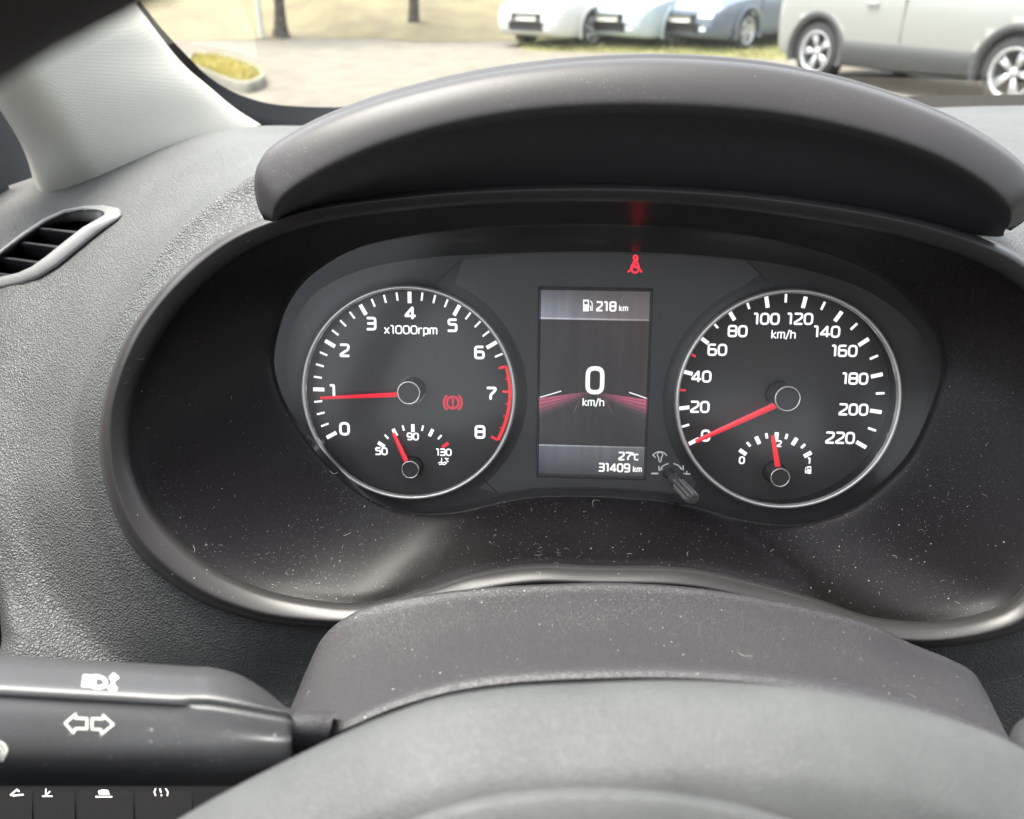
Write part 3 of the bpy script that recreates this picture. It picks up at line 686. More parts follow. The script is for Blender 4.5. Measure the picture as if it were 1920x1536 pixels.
# dimmer print and reset knob
obj('dimmer_symbol', *join([stroke_px([(arc_px(1237,862,15,30,150,12),0),([(1224,853),(1229,858)],0),(arc_px(1237.5,853,5,-60,240,14),0),([(1235,858),(1235.5,864)],0),([(1240,858),(1239.5,864)],0),([(1235.5,866),(1239.5,866)],0)], 2.0, WM+.0003),
    stroke_px([(arc_px(1258,894,25,102,140,8),0),(arc_px(1258,894,25,40,78,8),0),([(1235,874),(1236,882),(1242,879)],0),([(1281,873),(1281,880.5),(1275,878)],0)], 2.0, WM+.0003),
    stroke_px([([(1222,888),(1234,888)],0)], 3.0, WM+.0003), stroke_px([([(1282,888),(1294,889)],0),([(1288,883.5),(1287.5,890)],0)], 2.0, WM+.0003)]), M['print'], clu, smooth=False)
kb0, kb1 = KP(1253, 887, WM), KP(1301, 937, .0275)
ax = (kb1-kb0)/np.linalg.norm(kb1-kb0); e1 = np.cross(ax, [0, 0, 1.]); e1 /= np.linalg.norm(e1); e2 = np.cross(ax, e1); Lk = np.linalg.norm(kb1-kb0)
def rod(prof, n=36, rib=0):
    V = []
    for t, r in prof:
        for i in range(n):
            a = 2*math.pi*i/n; rr = r*(1+(.09 if (i % 3 == 0) else -.03)*rib)
            V.append(kb0+ax*t*Lk+e1*rr*math.cos(a)+e2*rr*math.sin(a))
    return V, grid_faces(len(prof), n, True)+[tuple(range((len(prof)-1)*n, len(prof)*n))]
kn = obj('reset_knob', *rod([(-.02,.0017),(.22,.0017),(.24,.0033),(.30,.0033),(.33,.0026),(.45,.0024)]), M['knob'], clu)
obj('knob_grip', *rod([(.42,.0022),(.45,.0029),(.92,.0029),(.97,.0026),(1.0,.0020)], 36, 1.6), M['knob'], kn, smooth=False)
obj('knob_socket', *lathe(*uv(1253, 887, WM), [(.0030, WM+.00035), (.0028, WM+.0006), (.0022, WM+.0006), (.0020, WM-.001)], 40), M['maskdark'], clu)
# clear cover over the whole cluster
lens_c = cr(LEN, 4, True); lv = [KP(p[0], p[1], .0096) for p in lens_c]
tr_ = tessellate_polygon([[Vector((*uv(p[0], p[1], .0096), 0)) for p in lens_c]])
obj('clear_cover', lv, tr_, M['lens'], clu, smooth=False)

# ================================================================== STEERING COLUMN, STALKS, WHEEL
FE = [(572,1262),(606,1195),(660,1152),(720,1131),(800,1116),(900,1104),(1020,1097),(1150,1094),(1290,1102),(1420,1121),(1540,1146),(1640,1174),(1705,1206),(1780,1236),(1825,1262),(1850,1300)]
NE = [(500,1440),(530,1410),(582,1382),(650,1352),(740,1314),(840,1285),(950,1268),(1080,1260),(1230,1257),(1370,1263),(1490,1276),(1610,1298),(1710,1326),(1790,1354),(1850,1380),(1900,1402)]
FE, NE = np.array(FE, float), np.array(NE, float); ns = len(FE); ts = np.abs(np.linspace(-1, 1, ns))
zf = .335+.010*ts**4; zn = .262+.012*ts**4
shr = thing('steering_column_shroud', 'dusty grey-brown grained shroud over the steering column', 'column shroud', W(1200, 1500, .30))
srow = lambda P, z: np.array([W(p[0], p[1], q) for p, q in zip(P, z)])
sh_rows = [srow(FE+[0, 60], zf+.03), srow(FE+[0, 8], zf+.008), srow(FE, zf), srow(FE+(NE-FE)*.12, zf+(zn-zf)*.08), srow(FE+(NE-FE)*.45, zf+(zn-zf)*.40), srow(FE+(NE-FE)*.8, zf+(zn-zf)*.80),
           srow(NE-[0, 15], zn+.0058), srow(NE-[0, 3], zn+.0012), srow(NE+[0, 8], zn-.0008), srow(NE+[0, 20], zn-.0010), srow(NE+[0, 60], zn+.004), srow(NE+[0, 330], zn+.02)]
upper = loft('upper_cover', sh_rows, M['shroud'], shr, nr=5, nc=6)
# side flanks close the shroud downwards
for idx, dx in ((0, -1), (-1, 1)):
    edge = np.array([r[idx] for r in sh_rows[2:10]])
    obj('side_flank', np.concatenate([edge, edge+np.array([dx*.006, .004, -.03]), edge+np.array([dx*.004, .01, -.12])]), grid_faces(3, len(edge)), M['shroud'], shr)

sta = thing('indicator_stalk', 'black indicator and light stalk with white symbols left of the column', 'control stalk', W(420, 1380, .25))
XS = [-120, 0, 120, 240, 330, 365, 400, 450, 500, 534, 546]
def stalk_row(k):                                  # one closed section, k-th station
    x = XS[k]; t = max(0., (x-300)/232.)
    top = 1229+.062*x*.9 if x < 380 else 1229+.0558*380+(min(x, 535)-380)**2/152**2*66
    bot = 1500-18*max(0, t)**2*3.2
    step = 1. if x < 345 else max(0., 1-(x-345)/25.)
    ridge = 1302+.055*x; ridge = ridge if x < 400 else 1324+ (x-400)*.15
    z0 = .238
    pts = [(top+16, z0+.020), (top+1, z0+.010), (top+10, z0+.002), (top+34, z0-.0050), (ridge-16, z0-.0102), (ridge, z0-.0112+.001*(1-step)), (ridge+7, z0-.0112+.0006*step), (ridge+40, z0-.0121),
           (1395, z0-.0132), (1428, z0-.0122), (1452, z0-.0078), (1466, z0+.004), (1468, z0+.018), (1380, z0+.030)]
    c = np.mean([p[0] for p in pts]); s = (1-.10*max(0, (min(x, 534)-430)/104.)**1.6 - (.08 if x > 540 else 0)) if x > 430 else 1.
    out = []
    for y, z in pts:
        out.append(W(x+(0 if x < 450 else 0), 1372+(y-1372)*s, z0+(z-z0)*s))
    return out
st_rows = np.array([stalk_row(k) for k in range(len(XS))])
barrel = loft('barrel', st_rows, M['stalk'], sta, nr=6, nc=4, wrap=True, cap_first=True, cap_last=True)
st_bvh = bvh_of(barrel)
# pale collar where the stalk enters the shroud
cl_rows = []
for dx, s, dz in ((-6, .30, .016), (10, .32, .018), (40, .34, .020), (90, .36, .024)):
    cl_rows.append([W(528+dx+ (y-1372)*-.10, 1372+(y-1372)*s, .238+(z-.238)*s+dz) for y, z in ((1295,.258),(1262,.244),(1275,.236),(1310,.230),(1350,.226),(1395,.225),(1440,.228),(1470,.236),(1480,.252),(1380,.266))])
loft('collar', cl_rows, M['shroud'], sta, nr=3, nc=4, wrap=True, cap_first=True)
def decal(name, polys, b_, m, parent, lift=.00015):
    parts = []
    for V, Fc in polys:
        P3 = [hit(b_, v[0], v[1], lift) for v in V]
        if any(p is None for p in P3): continue
        parts.append((P3, Fc))
    if parts: return obj(name, *join(parts), m, parent, smooth=False)
def fillp(pts): return [np.array(p, float) for p in pts], [tuple(range(len(pts)))]
def strk(pts, w, cl=False): return ribbon([np.array(p, float) for p in pts], w, cl)
decal('headlight_symbol', [strk([(157,1268),(173,1269.5)],3.6), strk([(156,1274),(172,1275.5)],3.6), strk([(155,1280),(171,1281.5)],3.6), strk([(154,1286),(170,1287.5)],3.6),
      strk([(177,1269),(186,1270),(195,1274),(199,1280),(196,1287),(187,1290),(176,1289)],5.0,True),
      fillp([(213,1263),(205,1272),(209,1275.5),(218,1275.5),(223,1272)]), fillp([(211,1301),(202,1290),(208,1286),(217,1287.5),(220,1291)]), strk([(213,1274),(211,1288)],4.5)], st_bvh, M['symbol'], sta)
decal('indicator_symbol', [strk([(122.5,1356),(142,1339.5),(142,1346.5),(163.5,1347.5),(163.5,1366.5),(142,1366),(138,1374)],3.0,True), strk([(213,1358.5),(194,1341.5),(194,1348),(173,1347.5),(173,1367),(190,1368),(191,1376)],3.0,True)], st_bvh, M['symbol'], sta)
decal('lamp_symbol', [strk([(0,1391),(9,1397),(13,1406),(9,1415),(3,1426)],5.0), strk([(-4,1398),(4,1404),(5,1411),(-3,1420)],4.0)], st_bvh, M['symbol'], sta)

# switch bank below the stalk
swp = thing('switch_panel', 'black switch bank with small white symbols below the indicator stalk', 'switch panel', W(150, 1620, .37))
pv = [W(x, y, z) for x, y, z in ((-160,1430,.36),(470,1430,.36),(470,1620,.35),(-160,1620,.35),(-160,1430,.40),(470,1430,.40),(470,1620,.39),(-160,1620,.39))]
obj('panel', pv, [(0,1,2,3),(4,7,6,5),(0,4,5,1),(1,5,6,2),(2,6,7,3),(3,7,4,0)], M['switch'], swp, smooth=False)
for x0, x1 in ((-60,60),(66,140),(146,250),(256,360)):
    z = .3575; q = [W(x0,1478,z),W(x1,1478,z),W(x1,1600,z-.008),W(x0,1600,z-.008),W(x0-3,1474,z+.003),W(x1+3,1474,z+.003),W(x1+3,1605,z-.005),W(x0-3,1605,z-.005)]
    b_ = obj('button', q, [(0,1,2,3),(4,5,1,0),(5,6,2,1),(6,7,3,2),(7,4,0,3)], M['switch'], swp, smooth=False); bb = bvh_of(b_)
    c = (x0+x1)/2
    if c < 10: g = [strk([(20,1491),(32,1480.5),(36,1484)],3), strk([(24,1492),(44,1490)],3)]
    elif c < 120: g = [strk([(86,1478),(86,1490)],2.4), strk([(94,1484),(86,1492)],2.4), strk([(80,1493),(98,1493)],2.4)]
    elif c < 220: g = [fillp([(184,1483),(192,1480.5),(203,1481.5),(206,1490),(186,1490)]), strk([(180,1494),(210,1494)],3)]
    else: g = [strk([(292,1479),(289.5,1485),(292,1492)],2.4), strk([(300,1479),(302,1486)],2.6), strk([(311,1479),(315,1485),(314,1492)],2.4), strk([(303,1490),(303,1492.5)],2.6)]
    decal('button_symbol', g, bb, M['symbol'], b_)

# right-hand stalk just showing beside the shroud
wip = thing('wiper_stalk', 'dark grey wiper stalk tip right of the column shroud', 'control stalk', W(1960, 1400, .25))
wr = []
for x, s in ((1890,.25),(1898,.6),(1918,.9),(1960,1.1),(2100,1.25),(2300,1.3)):
    wr.append([W(x, 1410+70*s*math.sin(a)-(0 if x < 1900 else 0), .245-.016*s*math.cos(a)) for a in np.linspace(0, 2*math.pi, 12, endpoint=False)])
loft('barrel', wr, M['stalk'], wip, nr=4, nc=4, wrap=True, cap_first=True, cap_last=True)

# steering wheel: hub at the bottom, rim passing the top left corner
whl = thing('steering_wheel', 'grey-skinned steering wheel hub with dark rim, very close to the lens', 'steering wheel', W(1150, 1600, .19))
HT = [(330,1530),(400,1488),(500,1434),(640,1364),(730,1325),(830,1293),(950,1274),(1090,1266),(1240,1263),(1390,1271),(1540,1289),(1690,1320),(1830,1364),(1930,1410),(2060,1490),(2140,1560)]
HT = np.array(HT, float); HT[:, 1] += np.interp(HT[:, 0], [300, 700, 1150, 1500, 1750], [8, 14, 15, 6, 0]); nz_ = len(HT); th = np.abs(np.linspace(-1, 1, nz_)); z1 = .196+.004*th**2
hub_rows = [srow(HT+[0, 60], z1+.030), srow(HT+[0, 12], z1+.014), srow(HT+[0, 0], z1+.004), srow(HT+[0, 14], z1-.002), srow(HT+[0, 60], z1-.0085), srow(HT+[0, 130], z1-.0150), srow(HT+[0, 200], z1-.019), srow(HT+[0, 330], z1-.021), srow(HT+[0, 520], z1-.018)]
loft('hub_cover', hub_rows, M['hub'], whl, nr=5, nc=6)
AT = np.array([0, 10])+np.array([(700,1560),(800,1515),(900,1486),(1000,1472),(1100,1468),(1200,1471),(1300,1482),(1400,1502),(1500,1535)], float); za = np.full(9, .1735)
loft('airbag_cover', [srow(AT+[0, 12], za+.006), srow(AT, za+.0008), srow(AT+[0, 7], za-.0012), srow(AT+[0, 24], za-.0030), srow(AT+[0, 110], za-.0055), srow(AT+[0, 300], za-.006)], M['hub'], whl, nr=4, nc=5)
wc = CAM + .030*RT + .100*DN + .160*FW
_tw = math.radians(33)                              # the wheel's top leans towards the driver
wa = RT; wb_ = -math.cos(_tw)*DN - math.sin(_tw)*FW; wn = np.cross(wa, wb_)
Rw, rw = .187, .0155
V = []
for i in range(120):
    a = 2*math.pi*i/120
    for j in range(16):
        c = 2*math.pi*j/16
        V.append(wc + (wa*math.cos(a)+wb_*math.sin(a))*(Rw+rw*math.cos(c)) + wn*rw*1.1*math.sin(c))
f_ = []
for i in range(120):
    for j in range(16): f_.append((i*16+j, ((i+1) % 120)*16+j, ((i+1) % 120)*16+(j+1) % 16, i*16+(j+1) % 16))
obj('rim', V, f_, M['rim'], whl)
for s in (-1, 1):
    r0, r1 = wc + wa*s*.05 - wn*.012 - wb_*.045, wc + wa*s*.178 - wb_*.05
    bx_ = []
    for p, hh in ((r0, .030), (r1, .018)):
        for q in (wb_*hh+wn*.008, wb_*hh-wn*.008, -wb_*hh-wn*.008, -wb_*hh+wn*.008): bx_.append(p+q)
    bevel(obj('spoke', bx_, [(0,1,2,3),(7,6,5,4),(0,4,5,1),(1,5,6,2),(2,6,7,3),(3,7,4,0)], M['hub'], whl, smooth=False), .004)

# ================================================================== PILLAR, DOOR, WINDSCREEN, ROOF
pil = thing('pillar_trim', 'pale grey woven windscreen pillar trim rising from the dashboard', 'pillar trim', W(300, 330, .6))
PL = [(86,398),(80,350),(62,285),(30,225),(-20,160),(-120,60),(-300,-80)]
PM = [(250,345),(215,270),(180,195),(135,120),(85,50),(0,-60),(-120,-200)]
PR1 = [(415,278),(368,222),(325,165),(275,105),(228,45),(150,-70),(40,-220)]
PR = [(482,236),(433,203),(383,160),(333,116),(283,54),(200,-60),(95,-215)]
pz = np.linspace(0, 1, 7)
def prow(P, z0, z1): return np.array([W(p[0], p[1], z0+(z1-z0)*t_) for p, t_ in zip(P, pz)])
loft('cover', [prow(np.array(PL)+[-14, 6], .66, .50), prow(PL, .60, .44), prow(np.array(PL)*.55+np.array(PM)*.45, .575, .42), prow(PM, .60, .44), prow(PR1, .70, .54), prow(PR, .76, .60), prow(np.array(PR)+[10, 4], .80, .64)], M['pillar'], pil, nr=6, nc=6)

doo = thing('door_trim', 'dark door upper trim behind the pillar at the far left', 'door trim', W(-60, 600, .6))
dr = []
for x, z in ((-700,.40),(-400,.52),(-150,.64),(20,.70),(110,.72)):
    dr.append([W(x, y, z) for y in (60, 200, 320, 440, 620)])
loft('upper_trim', dr, M['door'], doo, nr=4, nc=4)

wsn = thing('windscreen', 'windscreen glass with dark ceramic border above the dashboard', 'windscreen', W(1000, 200, .9))
GB = [(452,196,.83),(560,203,.88),(800,200,.90),(1100,196,.91),(1400,190,.91),(1700,181,.90),(1950,178,.90),(2300,180,.88)]
def ws_pt(px, py, z): return W(px, py, z)
bot = np.array([W(*p) for p in GB]); 
rake = np.array([0, -.86, .52])
ins = [(262,0,.735),(300,50,.76),(353,107,.79),(387,140,.81),(427,167,.83),(467,184,.85),(517,196,.87),(600,201,.89),(750,201,.90),(900,200,.905),(1200,196,.91),(1500,188,.91),(1790,179,.90),(1950,177,.90),(2300,178,.88)]
out_ = [(225,10,.74),(265,60,.765),(318,122,.795),(362,168,.815),(405,205,.835),(450,232,.855),(505,244,.875),(600,244,.895),(750,238,.905),(900,234,.91),(1200,228,.915),(1500,216,.915),(1790,201,.905),(1950,199,.905),(2300,199,.885)]
A_ = cr([W(*p) for p in ins], 5); B_ = cr([W(*p) for p in out_], 5)
obj('ceramic_border', np.concatenate([A_, (A_+B_)/2+np.array([0, 0, -.002]), B_]), grid_faces(3, len(A_)), M['frit'], wsn)
GO = [W(*p) for p in ((232,20,.745),(325,130,.80),(420,216,.845),(560,244,.895),(900,226,.916),(1500,212,.921),(2300,202,.89))]
topw = [W(262,44,.712)+np.array([.02,-.02,.014])]
gv = []
for p in GO:
    for k_ in (0, 1): gv.append(p + rake*(.0 if k_ == 0 else .78) + (np.array([.12, 0, 0]) if False else 0))
obj('pane', gv, [(2*i, 2*i+2, 2*i+3, 2*i+1) for i in range(len(GO)-1)], M['screenglass'], wsn)

rf = obj('unseen_roof_lining', *(lambda q: (q, grid_faces(4, 5)))([(x, y, HC+.30-.05*(x-.45)**2*2-.06*((y+.6)/1.2)**2) for y in (-.22, -.6, -1.2, -1.9) for x in (-.28, .1, .45, .8, 1.18)]), M['roof'])  # unseen roof, added to hold back overhead sky from the interior
tag(rf, 'pale fabric roof lining out of view, added to shade the cabin', 'roof lining')
M['carpet'] = mat('carpet', (.03, .03, .03), .95); M['seat'] = mat('seat_cloth', (.035, .035, .037), .9)
fl = obj('unseen_floor', [(-.42, -2.1, HC-.95), (1.32, -2.1, HC-.95), (1.32, 1.0, HC-.95), (-.42, 1.0, HC-.95)], [(0, 1, 2, 3)], M['carpet'], smooth=False); fl['kind'] = 'structure'  # out of view, added to stop light bouncing up from the tarmac
for xx, par in ((-.37, doo),):
    obj('unseen_lower_panel', np.array([(xx+.02*math.sin(k*1.1), y, z) for k, z in enumerate((HC-.10, HC-.22, HC-.5, HC-.75, HC-.95)) for y in (-1.0, -.4, 0, .3, .62)]), grid_faces(5, 5), M['door'], par)  # added below the visible trim, unseen, to block low light from the left
pdr = thing('unseen_passenger_door', 'unseen dark passenger door panel, added to shape the cabin light', 'car door', (1.28, 0, HC-.9))  # unseen door, added to close the far side against light
obj('unseen_lower_panel', np.array([(1.28+.02*math.sin(k*1.1), y, z) for k, z in enumerate((HC-.10, HC-.22, HC-.5, HC-.75, HC-.95)) for y in (-1.0, -.4, 0, .3, .62)]), grid_faces(5, 5), M['door'], pdr)
bk = obj('bulkhead', [(-.42, .93, HC-.95), (1.32, .93, HC-.95), (1.32, .93, HC-.16), (-.42, .93, HC-.16)], [(0, 1, 2, 3)], M['carpet'], smooth=False); tag(bk, 'dark bulkhead behind the dashboard, unseen, added to block ground light', 'bulkhead')  # unseen sheet, added to stop ground light coming in from ahead
def seat(x, y, label):  # unseen seats, added as dark shapes for the clear cover to reflect
    t_ = thing('unseen_car_seat', label, 'car seat', (x, y, HC-.95), 'front seats')
    rows = [[(x+wd*math.copysign(abs(math.cos(a))**.55, math.cos(a)), y-lean+dp*math.copysign(abs(math.sin(a))**.6, math.sin(a)), z) for a in np.linspace(0, 2*math.pi, 20, endpoint=False)] for z, wd, dp, lean in ((HC-.78, .24, .06, 0), (HC-.6, .26, .08, .03), (HC-.35, .255, .08, .10), (HC-.16, .22, .065, .15), (HC-.10, .16, .04, .16))]
    loft('backrest', rows, M['seat'], t_, nr=4, nc=2, wrap=True, cap_last=True)
    rows = [[(x+wd*math.copysign(abs(math.cos(a))**.6, math.cos(a)), y-.17+dp*math.copysign(abs(math.sin(a))**.6, math.sin(a)), z) for a in np.linspace(0, 2*math.pi, 16, endpoint=False)] for z, wd, dp in ((HC-.07, .09, .035), (HC-.04, .13, .05), (HC+.07, .13, .05), (HC+.11, .09, .03))]
    loft('headrest', rows, M['seat'], t_, nr=4, nc=2, wrap=True, cap_last=True, cap_first=True)
seat(.03, -.62, 'unseen dark cloth front seat behind the steering wheel, added for its reflection'); seat(.78, -.62, 'unseen dark cloth front seat beside the driver, added for its reflection')

# ================================================================== OUTSIDE: cars, post, kerb, verge
def car_paint(name, c, rough=.25): return mat(name, c, rough, coat=.6)
M['tyre'] = mat('tyre_rubber', (.035, .035, .036), .8); M['alloy'] = mat('alloy', (.62, .63, .64), .3, metal=.7); M['alloy_dark'] = mat('alloy_dark', (.08, .08, .085), .4)
M['clad'] = mat('grey_cladding', (.065, .068, .068), .6); M['win'] = mat('car_glass', (.02, .024, .028), .05); M['lamp'] = mat('car_lamp', (.75, .78, .8), .1)
M['plate'] = mat('number_plate', (.42, .42, .38), .5); M['grille'] = mat('car_grille', (.02, .02, .022), .4)
def wheel_mesh(r, w):
    """tyre, rim built once; axis along local y"""
    n = 40; prof = [(r*.66, -w/2), (r*.90, -w/2), (r*.985, -w*.36), (r, -w*.2), (r, w*.2), (r*.985, w*.36), (r*.90, w/2), (r*.66, w/2)]
    V = [(q*math.cos(2*math.pi*i/n), y, q*math.sin(2*math.pi*i/n)) for q, y in prof for i in range(n)]
    tyre = (V, grid_faces(len(prof), n, True))
    prof = [(r*.68, -w*.48), (r*.62, -w*.40), (r*.60, w*.1), (r*.02, w*.12)]
    V = [(q*math.cos(2*math.pi*i/n), y, q*math.sin(2*math.pi*i/n)) for q, y in prof for i in range(n)]
    dish = (V, grid_faces(len(prof), n, True))
    sp = []
    for k in range(5):
        for s in (-.13, .13):
            a = 2*math.pi*k/5+s; b_ = 2*math.pi*k/5+s*.4
            p0 = np.array([math.cos(b_)*r*.10, 0, math.sin(b_)*r*.10]); p1 = np.array([math.cos(a)*r*.64, 0, math.sin(a)*r*.64])
            t_ = (p1-p0)/np.linalg.norm(p1-p0); s_ = np.array([-t_[2], 0, t_[0]])*r*.05
            V = [p+q+np.array([0, y, 0]) for p, y0 in ((p0, -w*.34), (p1, -w*.42)) for q, y in ((s_, y0), (-s_, y0), (-s_, y0+w*.2), (s_, y0+w*.2))]
            sp.append((V, [(0,1,2,3),(7,6,5,4),(0,4,5,1),(1,5,6,2),(2,6,7,3),(3,7,4,0)]))
    prof = [(r*.001, -w*.38), (r*.13, -w*.38), (r*.15, -w*.3)]
    V = [(q*math.cos(2*math.pi*i/16), y, q*math.sin(2*math.pi*i/16)) for q, y in prof for i in range(16)]
    sp.append((V, grid_faces(3, 16, True)))
    rimr = [(r*.70, -w*.50), (r*.66, -w*.53), (r*.62, -w*.46), (r*.60, -w*.3)]
    V = [(q*math.cos(2*math.pi*i/n), y, q*math.sin(2*math.pi*i/n)) for q, y in rimr for i in range(n)]
    sp.append((V, grid_faces(4, n, True)))
    return tyre, dish, join(sp)
def local(name, V, Fc, m, parent, smooth=True):
    o = obj(name, V, Fc, m, None, smooth); o.parent = parent; return o
def car(name, label, cat, loc, heading, L, Wd, H, r, wb, x0, paint, suv=False, group=None):
    """local x forward (length), y left, z up; x0 = rear axle x; front axle x0+wb. Near side is -y"""
    root = thing(name, label, cat, loc, group); root['_org'] = (0, 0, 0); root.rotation_euler = (0, 0, heading)
    hw = Wd/2; xf = x0+wb
    sill = .24 if suv else .19; belt = H*(.66 if suv else .60); bon = H*.60
    # stations: x, z low, z shoulder, z top, half width low, half width shoulder, half width top
    rear, front = x0-.80, xf+.88
    st = [(rear, sill+.22, belt*.80, belt*.86, hw*.80, hw*.84, hw*.70), (rear+.06, sill+.10, belt*.94, belt*1.02, hw*.90, hw*.93, hw*.78), (rear+.30, sill+.02, belt, H*.90, hw*.95, hw*.985, hw*.70),
          (x0+.05, sill, belt, H*.985, hw*.96, hw, hw*.72), (x0+wb*.40, sill, belt, H, hw*.96, hw, hw*.73), (x0+wb*.62, sill, belt*.985, H*.975, hw*.96, hw, hw*.71), (x0+wb*.86, sill, belt*.965, belt*1.04, hw*.96, hw, hw*.80),
          (xf+.05, sill, belt*.94, belt*1.005, hw*.96, hw*.985, hw*.74), (front-.30, sill, belt*.84, belt*.93, hw*.92, hw*.94, hw*.66), (front-.06, sill+.04, belt*.66, belt*.76, hw*.80, hw*.82, hw*.6), (front, sill+.14, belt*.50, belt*.56, hw*.70, hw*.72, hw*.5)]
    rows = []
    for x, zl, zs, zt, wl, ws_, wt in st:
        mid = (zl+zs)*.5
        half = [(0, zl), (wl*.85, zl), (wl, zl+.06), (ws_*1.0, mid), (ws_*.985, zs-.04), (ws_*.95, zs), (wt+(ws_*.95-wt)*.35, zs+(zt-zs)*.66), (wt, zt-.015), (wt*.6, zt), (0, zt+.008)]
        ring = [(x, -y, z) for y, z in half] + [(x, y, z) for y, z in half[::-1][1:-1]]
        rows.append(ring)
    body = loft('body', rows, paint, None, nr=5, nc=3, wrap=True, cap_first=True, cap_last=True)
    body.parent = root
    # cut the wheel arches
    R = r*1.16
    for ax_ in (x0, xf):
        n = 28; V = [(ax_+R*math.cos(2*math.pi*i/n), y, r+R*math.sin(2*math.pi*i/n)) for y in (-hw*1.3, hw*1.3) for i in range(n)]
        # only the outer bands are cut, left and right
        for ys in ((-hw*1.3, -hw*.55), (hw*.55, hw*1.3)):
            V = [(ax_+R*math.cos(2*math.pi*i/n), y, r+R*math.sin(2*math.pi*i/n)) for y in ys for i in range(n)]
            me = bpy.data.meshes.new('cut'); me.from_pydata(V, [], grid_faces(2, n, True)+[tuple(range(n))[::-1], tuple(range(n, 2*n))]); me.update()
            bmx = bmesh.new(); bmx.from_mesh(me); bmesh.ops.recalc_face_normals(bmx, faces=bmx.faces); bmx.to_mesh(me); bmx.free()
            c = bpy.data.objects.new('cut', me); col.objects.link(c); c.parent = root
            md = body.modifiers.new('arch', 'BOOLEAN'); md.object = c; md.operation = 'DIFFERENCE'; md.solver = 'FAST'
            cutters.append((body, c))
    # arch trim (cladding) and wheels
    tm, dm, sm = wheel_mesh(r, .22)
    tyre_me = rim_me = spoke_me = None
    for ax_ in (x0, xf):
        for side in (-1, 1):
            n = 26; V = []
            for q, y in ((R*.97, hw*.90), (R*.97, hw*1.012), (R*1.13, hw*1.012), (R*1.17, hw*.985)):
                for i in range(n+1):
                    a = math.pi*(-.10+1.20*i/n); V.append((ax_+q*math.cos(a), side*y, r+q*math.sin(a)))
            local('arch_trim', V, grid_faces(4, n+1), M['clad'] if suv else paint, root)
            # liner
            V = [(ax_+R*.99*math.cos(math.pi*i/12), side*y, r+R*.99*math.sin(math.pi*i/12)) for y in (hw*.50, hw*.97) for i in range(13)]
            lin = local('arch_liner', V+[(ax_-R, side*hw*.5, r-.1), (ax_+R, side*hw*.5, r-.1)], grid_faces(2, 13)+[tuple(range(13))], M['grille'], root)
            wl = local('wheel', tm[0], tm[1], M['tyre'], root); wl.location = (ax_, side*(hw-.125), r); wl.rotation_euler = (0, random.random()*2, 0 if side < 0 else math.pi)
            a1 = local('rim', sm[0], sm[1], M['alloy'], wl); a2 = local('brake_dish', dm[0], dm[1], M['alloy_dark'], wl)
    # lower cladding, door seams, windows, lamps, plate
    zc = sill+.30 if suv else sill+.10
    for side in (-1, 1):
        V, Fc = [], []
        xs = np.linspace(x0+R*1.1, xf-R*1.1, 9)
        V = [(x, side*hw*q, z) for q, z in ((.93, sill-.01), (.995, sill+.05), (1.010, zc-.10), (1.012, zc-.02), (.985, zc)) for x in xs]
        local('sill_cladding', V, grid_faces(5, 9), M['clad'] if suv else M['grille'], root)
        for xd in ((x0+wb*.47,) if suv else (x0+wb*.18, x0+wb*.52, x0+wb*.86)):
            V, Fc = box((xd, side*hw*.992, (zc+belt)/2), (.007, hw*.022, belt-zc-.02)); local('door_seam', V, Fc, M['grille'], root, False)
        for xa, xb in ((x0+.0, x0+wb*.48), (x0+wb*.53, x0+wb*.80)):
            V = [(xa+.04, side*hw*.955, belt+.03), (xb, side*hw*.955, belt+.03), (xb-(.02 if xb < x0+wb*.6 else .22), side*(hw*.80), H*.90), (xa+.12, side*(hw*.80), H*.90)]
            local('side_window', V, [(0, 1, 2, 3)], M['win'], root, False)
        # door handle
        V, Fc = box((x0+wb*.30, side*hw*1.0, belt*.86), (.17, hw*.05, .03)); bevel(local('door_handle', V, Fc, paint, root, False), .01)
    # nose details laid on the body surface
    bb = bvh_of(body)
    def nose(name, ys, zs, m, lift, ny=8, nzz=3):
        V = []
        for j in range(nzz+1):
            for i in range(ny+1):
                y = ys[0]+(ys[1]-ys[0])*i/ny; z = zs[0]+(zs[1]-zs[0])*j/nzz
                h_ = bb.ray_cast(Vector((front+2, y, z)), Vector((-1, 0, 0)))[0]
                V.append(((h_.x if h_ else front-.1)+lift, y, z))
        n_ = len(V); back = [(x-.05, y, z) for x, y, z in V]
        e = [i for i in range(ny+1)]+[(ny+1)*(j+1)+ny for j in range(nzz)]+[(ny+1)*nzz+i for i in range(ny-1, -1, -1)]+[(ny+1)*j for j in range(nzz-1, 0, -1)]
        Fc = grid_faces(nzz+1, ny+1)+[(e[k], e[(k+1) % len(e)], n_+e[(k+1) % len(e)], n_+e[k]) for k in range(len(e))]
        return local(name, V+back, Fc, m, root)
    for side in (-1, 1):
        nose('headlight', (side*hw*.46, side*hw*.76), (belt*.62, belt*.78), M['lamp'], .012)
        nose('fog_lamp', (side*hw*.52, side*hw*.66), (sill+.15, sill+.23), M['lamp'], .014, 3, 2)
    nose('grille', (-hw*.40, hw*.40), (belt*.50, belt*.66), M['grille'], .008)
    nose('lower_intake', (-hw*.46, hw*.46), (sill+.10, sill+.25), M['grille'], .008)
    nose('number_plate', (-.24, .24), (sill+.27, sill+.37), M['plate'], .016, 4, 1)
    V, Fc = [], []
    seam = nose('bonnet_seam', (-hw*.62, hw*.62), (belt*.80, belt*.812), M['grille'], .003, 10, 1)
    return root
cutters = []
def heading_from(a, b_): return math.atan2(b_[1]-a[1], b_[0]-a[0])

